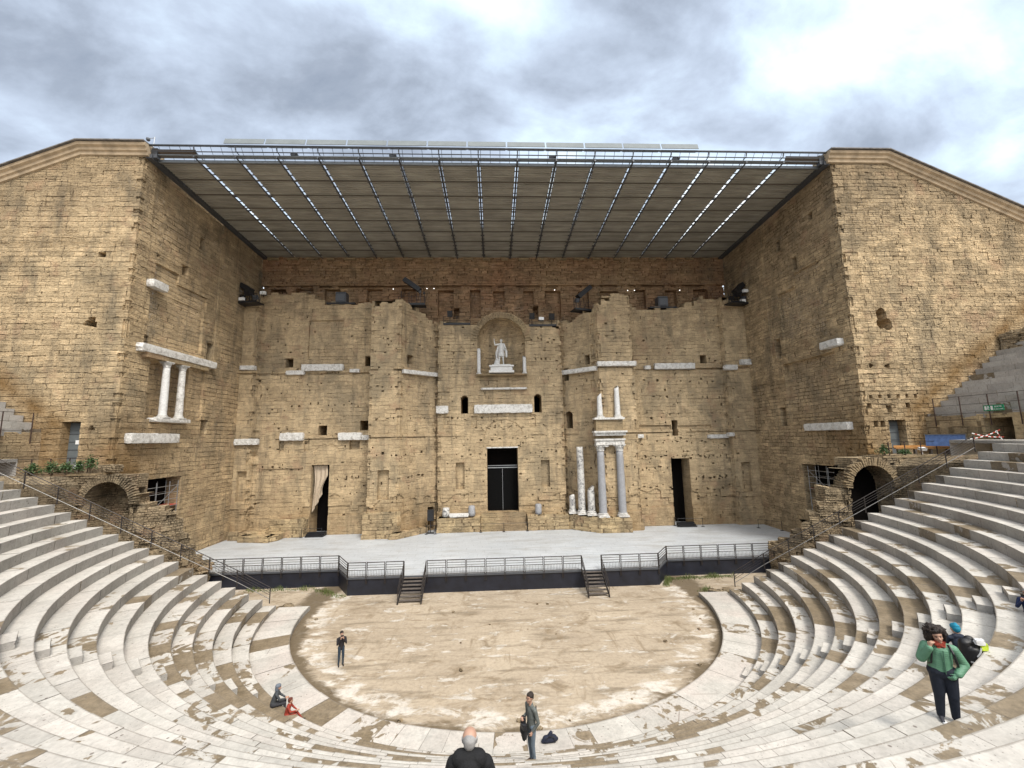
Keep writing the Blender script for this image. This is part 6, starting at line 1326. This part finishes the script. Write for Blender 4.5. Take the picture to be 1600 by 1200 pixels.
# ------------------------------------------------------------------ plants
def leaf_mat(name, a, b_):
    m, nt, b = mat_new(name); t = NT(nt); n = t.noise(t.obj(), 5, 3); c = t.mix(t.ramp(n, [(.35, 0), (.65, 1)]), a, b_); nt.links.new(c, b.inputs['Base Color']); b.inputs['Roughness'].default_value = .6; return m
M['leaf'] = leaf_mat('leaf', (.035, .075, .022), (.075, .13, .04)); M['grass'] = leaf_mat('grass', (.09, .13, .03), (.16, .17, .06)); M['stem'] = plain('stem', (.10, .07, .04), .8)
def shrub(x, y, z, r, h, lab, seed, group, spiky=False):
    t = thing('shrub', lab, 'shrub', (x, y, z), 0, group); rnd = random.Random(seed); m = MB(); V = []; F = []
    for k in range(420 if not spiky else 200):
        if spiky:
            a = rnd.uniform(0, 6.28); e = rnd.uniform(.2, 1.4); L = rnd.uniform(.5, 1)*h; d = Vector((math.cos(a)*math.cos(e), math.sin(a)*math.cos(e), math.sin(e))); c = Vector((rnd.uniform(-r, r)*.4, rnd.uniform(-r, r)*.2, 0)); s = Vector((-math.sin(a), math.cos(a), 0))*.022
            b = len(V); V += [c-s, c+s, c+d*L*.6+s*.8, c+d*L*.6-s*.8, c+d*L+Vector((0, 0, -.1*L))]; F += [(b, b+1, b+2, b+3), (b+3, b+2, b+4)]
        else:
            a, e, q = rnd.uniform(0, 6.28), rnd.uniform(-.3, 1.57), rnd.uniform(.45, 1.0); lump = 1+.25*math.sin(3*a+seed)+.15*math.sin(5*e+seed)
            c = Vector((math.cos(a)*math.cos(e)*r*q*lump, math.sin(a)*math.cos(e)*r*.7*q*lump, h*.4+math.sin(e)*h*.6*q*lump)); d = Vector((rnd.uniform(-1, 1), rnd.uniform(-1, 1), rnd.uniform(-.4, 1))).normalized()*.11; s = d.cross(Vector((rnd.uniform(-1, 1), rnd.uniform(-1, 1), 1))).normalized()*.045
            b = len(V); V += [c, c+d*.5+s, c+d, c+d*.5-s]; F += [(b, b+1, b+2, b+3)]
    m.add(V, F); m.build('leaves', M['leaf'], t); m = MB(); [m.tube((0, 0, 0), (rnd.uniform(-r, r)*.6, rnd.uniform(-r, r)*.4, h*.7), .02, 5, .008) for _ in range(5)]; m.build('stems', M['stem'], t)
names = ['leftmost', 'second', 'third', 'fourth', 'rightmost']
for k, (x, z, r, h) in enumerate(((-34.2, 9.75, .55, .75), (-32.9, 9.75, .6, .9), (-31.9, 9.8, .5, .8), (-31.0, 9.85, .35, .9), (-30.2, 9.9, .4, 1.2))):
    shrub(x, 31.8, z, r, h, f'{names[k]} of the five dark green shrubs above the left arch', k+1, 'shrubs above the left arch')
for k, (x, y, z, r, h, lab) in enumerate(((30.4, 32.3, 9.8, .5, .8, 'dark shrub on the ledge left of the right tower door'), (32.6, 31.75, 8.5, .45, .8, 'left green plant growing out of the right arch wall'), (34.2, 31.7, 8.3, .75, .9, 'right spreading plant growing out of the right arch wall'),
                                      (32.0, 32.2, 9.85, .5, .45, 'low plants at the foot of the right tower door'), (38.4, 31.8, 9.8, .45, .5, 'small plant beside the top of the right handrail'))): shrub(x, y, z, r, h, lab, 20+k, 'plants around the right arch', spiky=(k == 2))
def grass():
    rnd = random.Random(6); V = []; F = []
    for (x0, y0, x1, y1, n) in ((-15.5, 36.1, -12.6, 34.2, 420), (13.6, 35.7, 19.0, 35.9, 900), (-21, 36.2, -16, 36.2, 350), (12.5, 34.1, 13.6, 35.9, 300), (14.6, 32.6, 15.6, 33.2, 90)):
        for _ in range(n):
            t_ = rnd.random(); x = x0+(x1-x0)*t_+rnd.uniform(-.25, .25); y = y0+(y1-y0)*t_-abs(rnd.gauss(0, .28)); h = rnd.uniform(.08, .30)*(1+.6*math.sin(x*3)); a = rnd.uniform(0, 3.14); b = len(V); w = .022
            V += [(x-w*math.cos(a), y-w*math.sin(a), 0), (x+w*math.cos(a), y+w*math.sin(a), 0), (x+rnd.uniform(-.08, .08), y+rnd.uniform(-.08, .08), h)]; F.append((b, b+1, b+2))
    m = MB(); m.add(V, F); tag(m.build('grass', M['grass']), 'thin green grass growing along the foot of the stage skirt', 'grass', kind='stuff')
grass()

def far_right():
    o = relief('ruined_wall', [(43.6, 33.6), (44.2, 31.6), (52, 29.5)], 15, 21.2, M['rubble'], [], top=lambda s: 20.0+np.minimum(np.asarray(s)*.12, 1.0)+.25*hashn(np.asarray(s)/.6, 3), course=.22, blen=(.25, .7), ds=.14, amp=.08, seed=91, thick=1.2, joint_p=.6, erode=.1, jit=.015)
    tag(o, 'broken rubble wall above the upper seats at the far right', 'wall')
    fence([(44.3, 31.3, 19.9), (46.2, 30.8, 20.1), (48.2, 30.3, 20.3)], 'bent dark fence on the broken wall at the far right', 1.5, rails=(1.0, .5))
far_right()
def stones():
    rnd = random.Random(17); 
    for k in range(26):
        a = rnd.uniform(-1.5, 1.5); q = rnd.uniform(12.6, 13.8) if k < 16 else rnd.uniform(2, 12); x, y, _ = pol(q, a, 0)
        if y > 33.5: continue
        m = MB(); d = rnd.uniform(.05, .14); m.rock((0, 0, d*.3), (d*1.5, d*1.1, d*.8), k, rz=rnd.random()*3, amp=.3); o = m.build('pebble', M['rubble']); o.location = (x, y, 0)
        tag(o, 'small loose stone lying on the earth floor of the orchestra', 'stone', 'small stones on the orchestra floor')
stones()
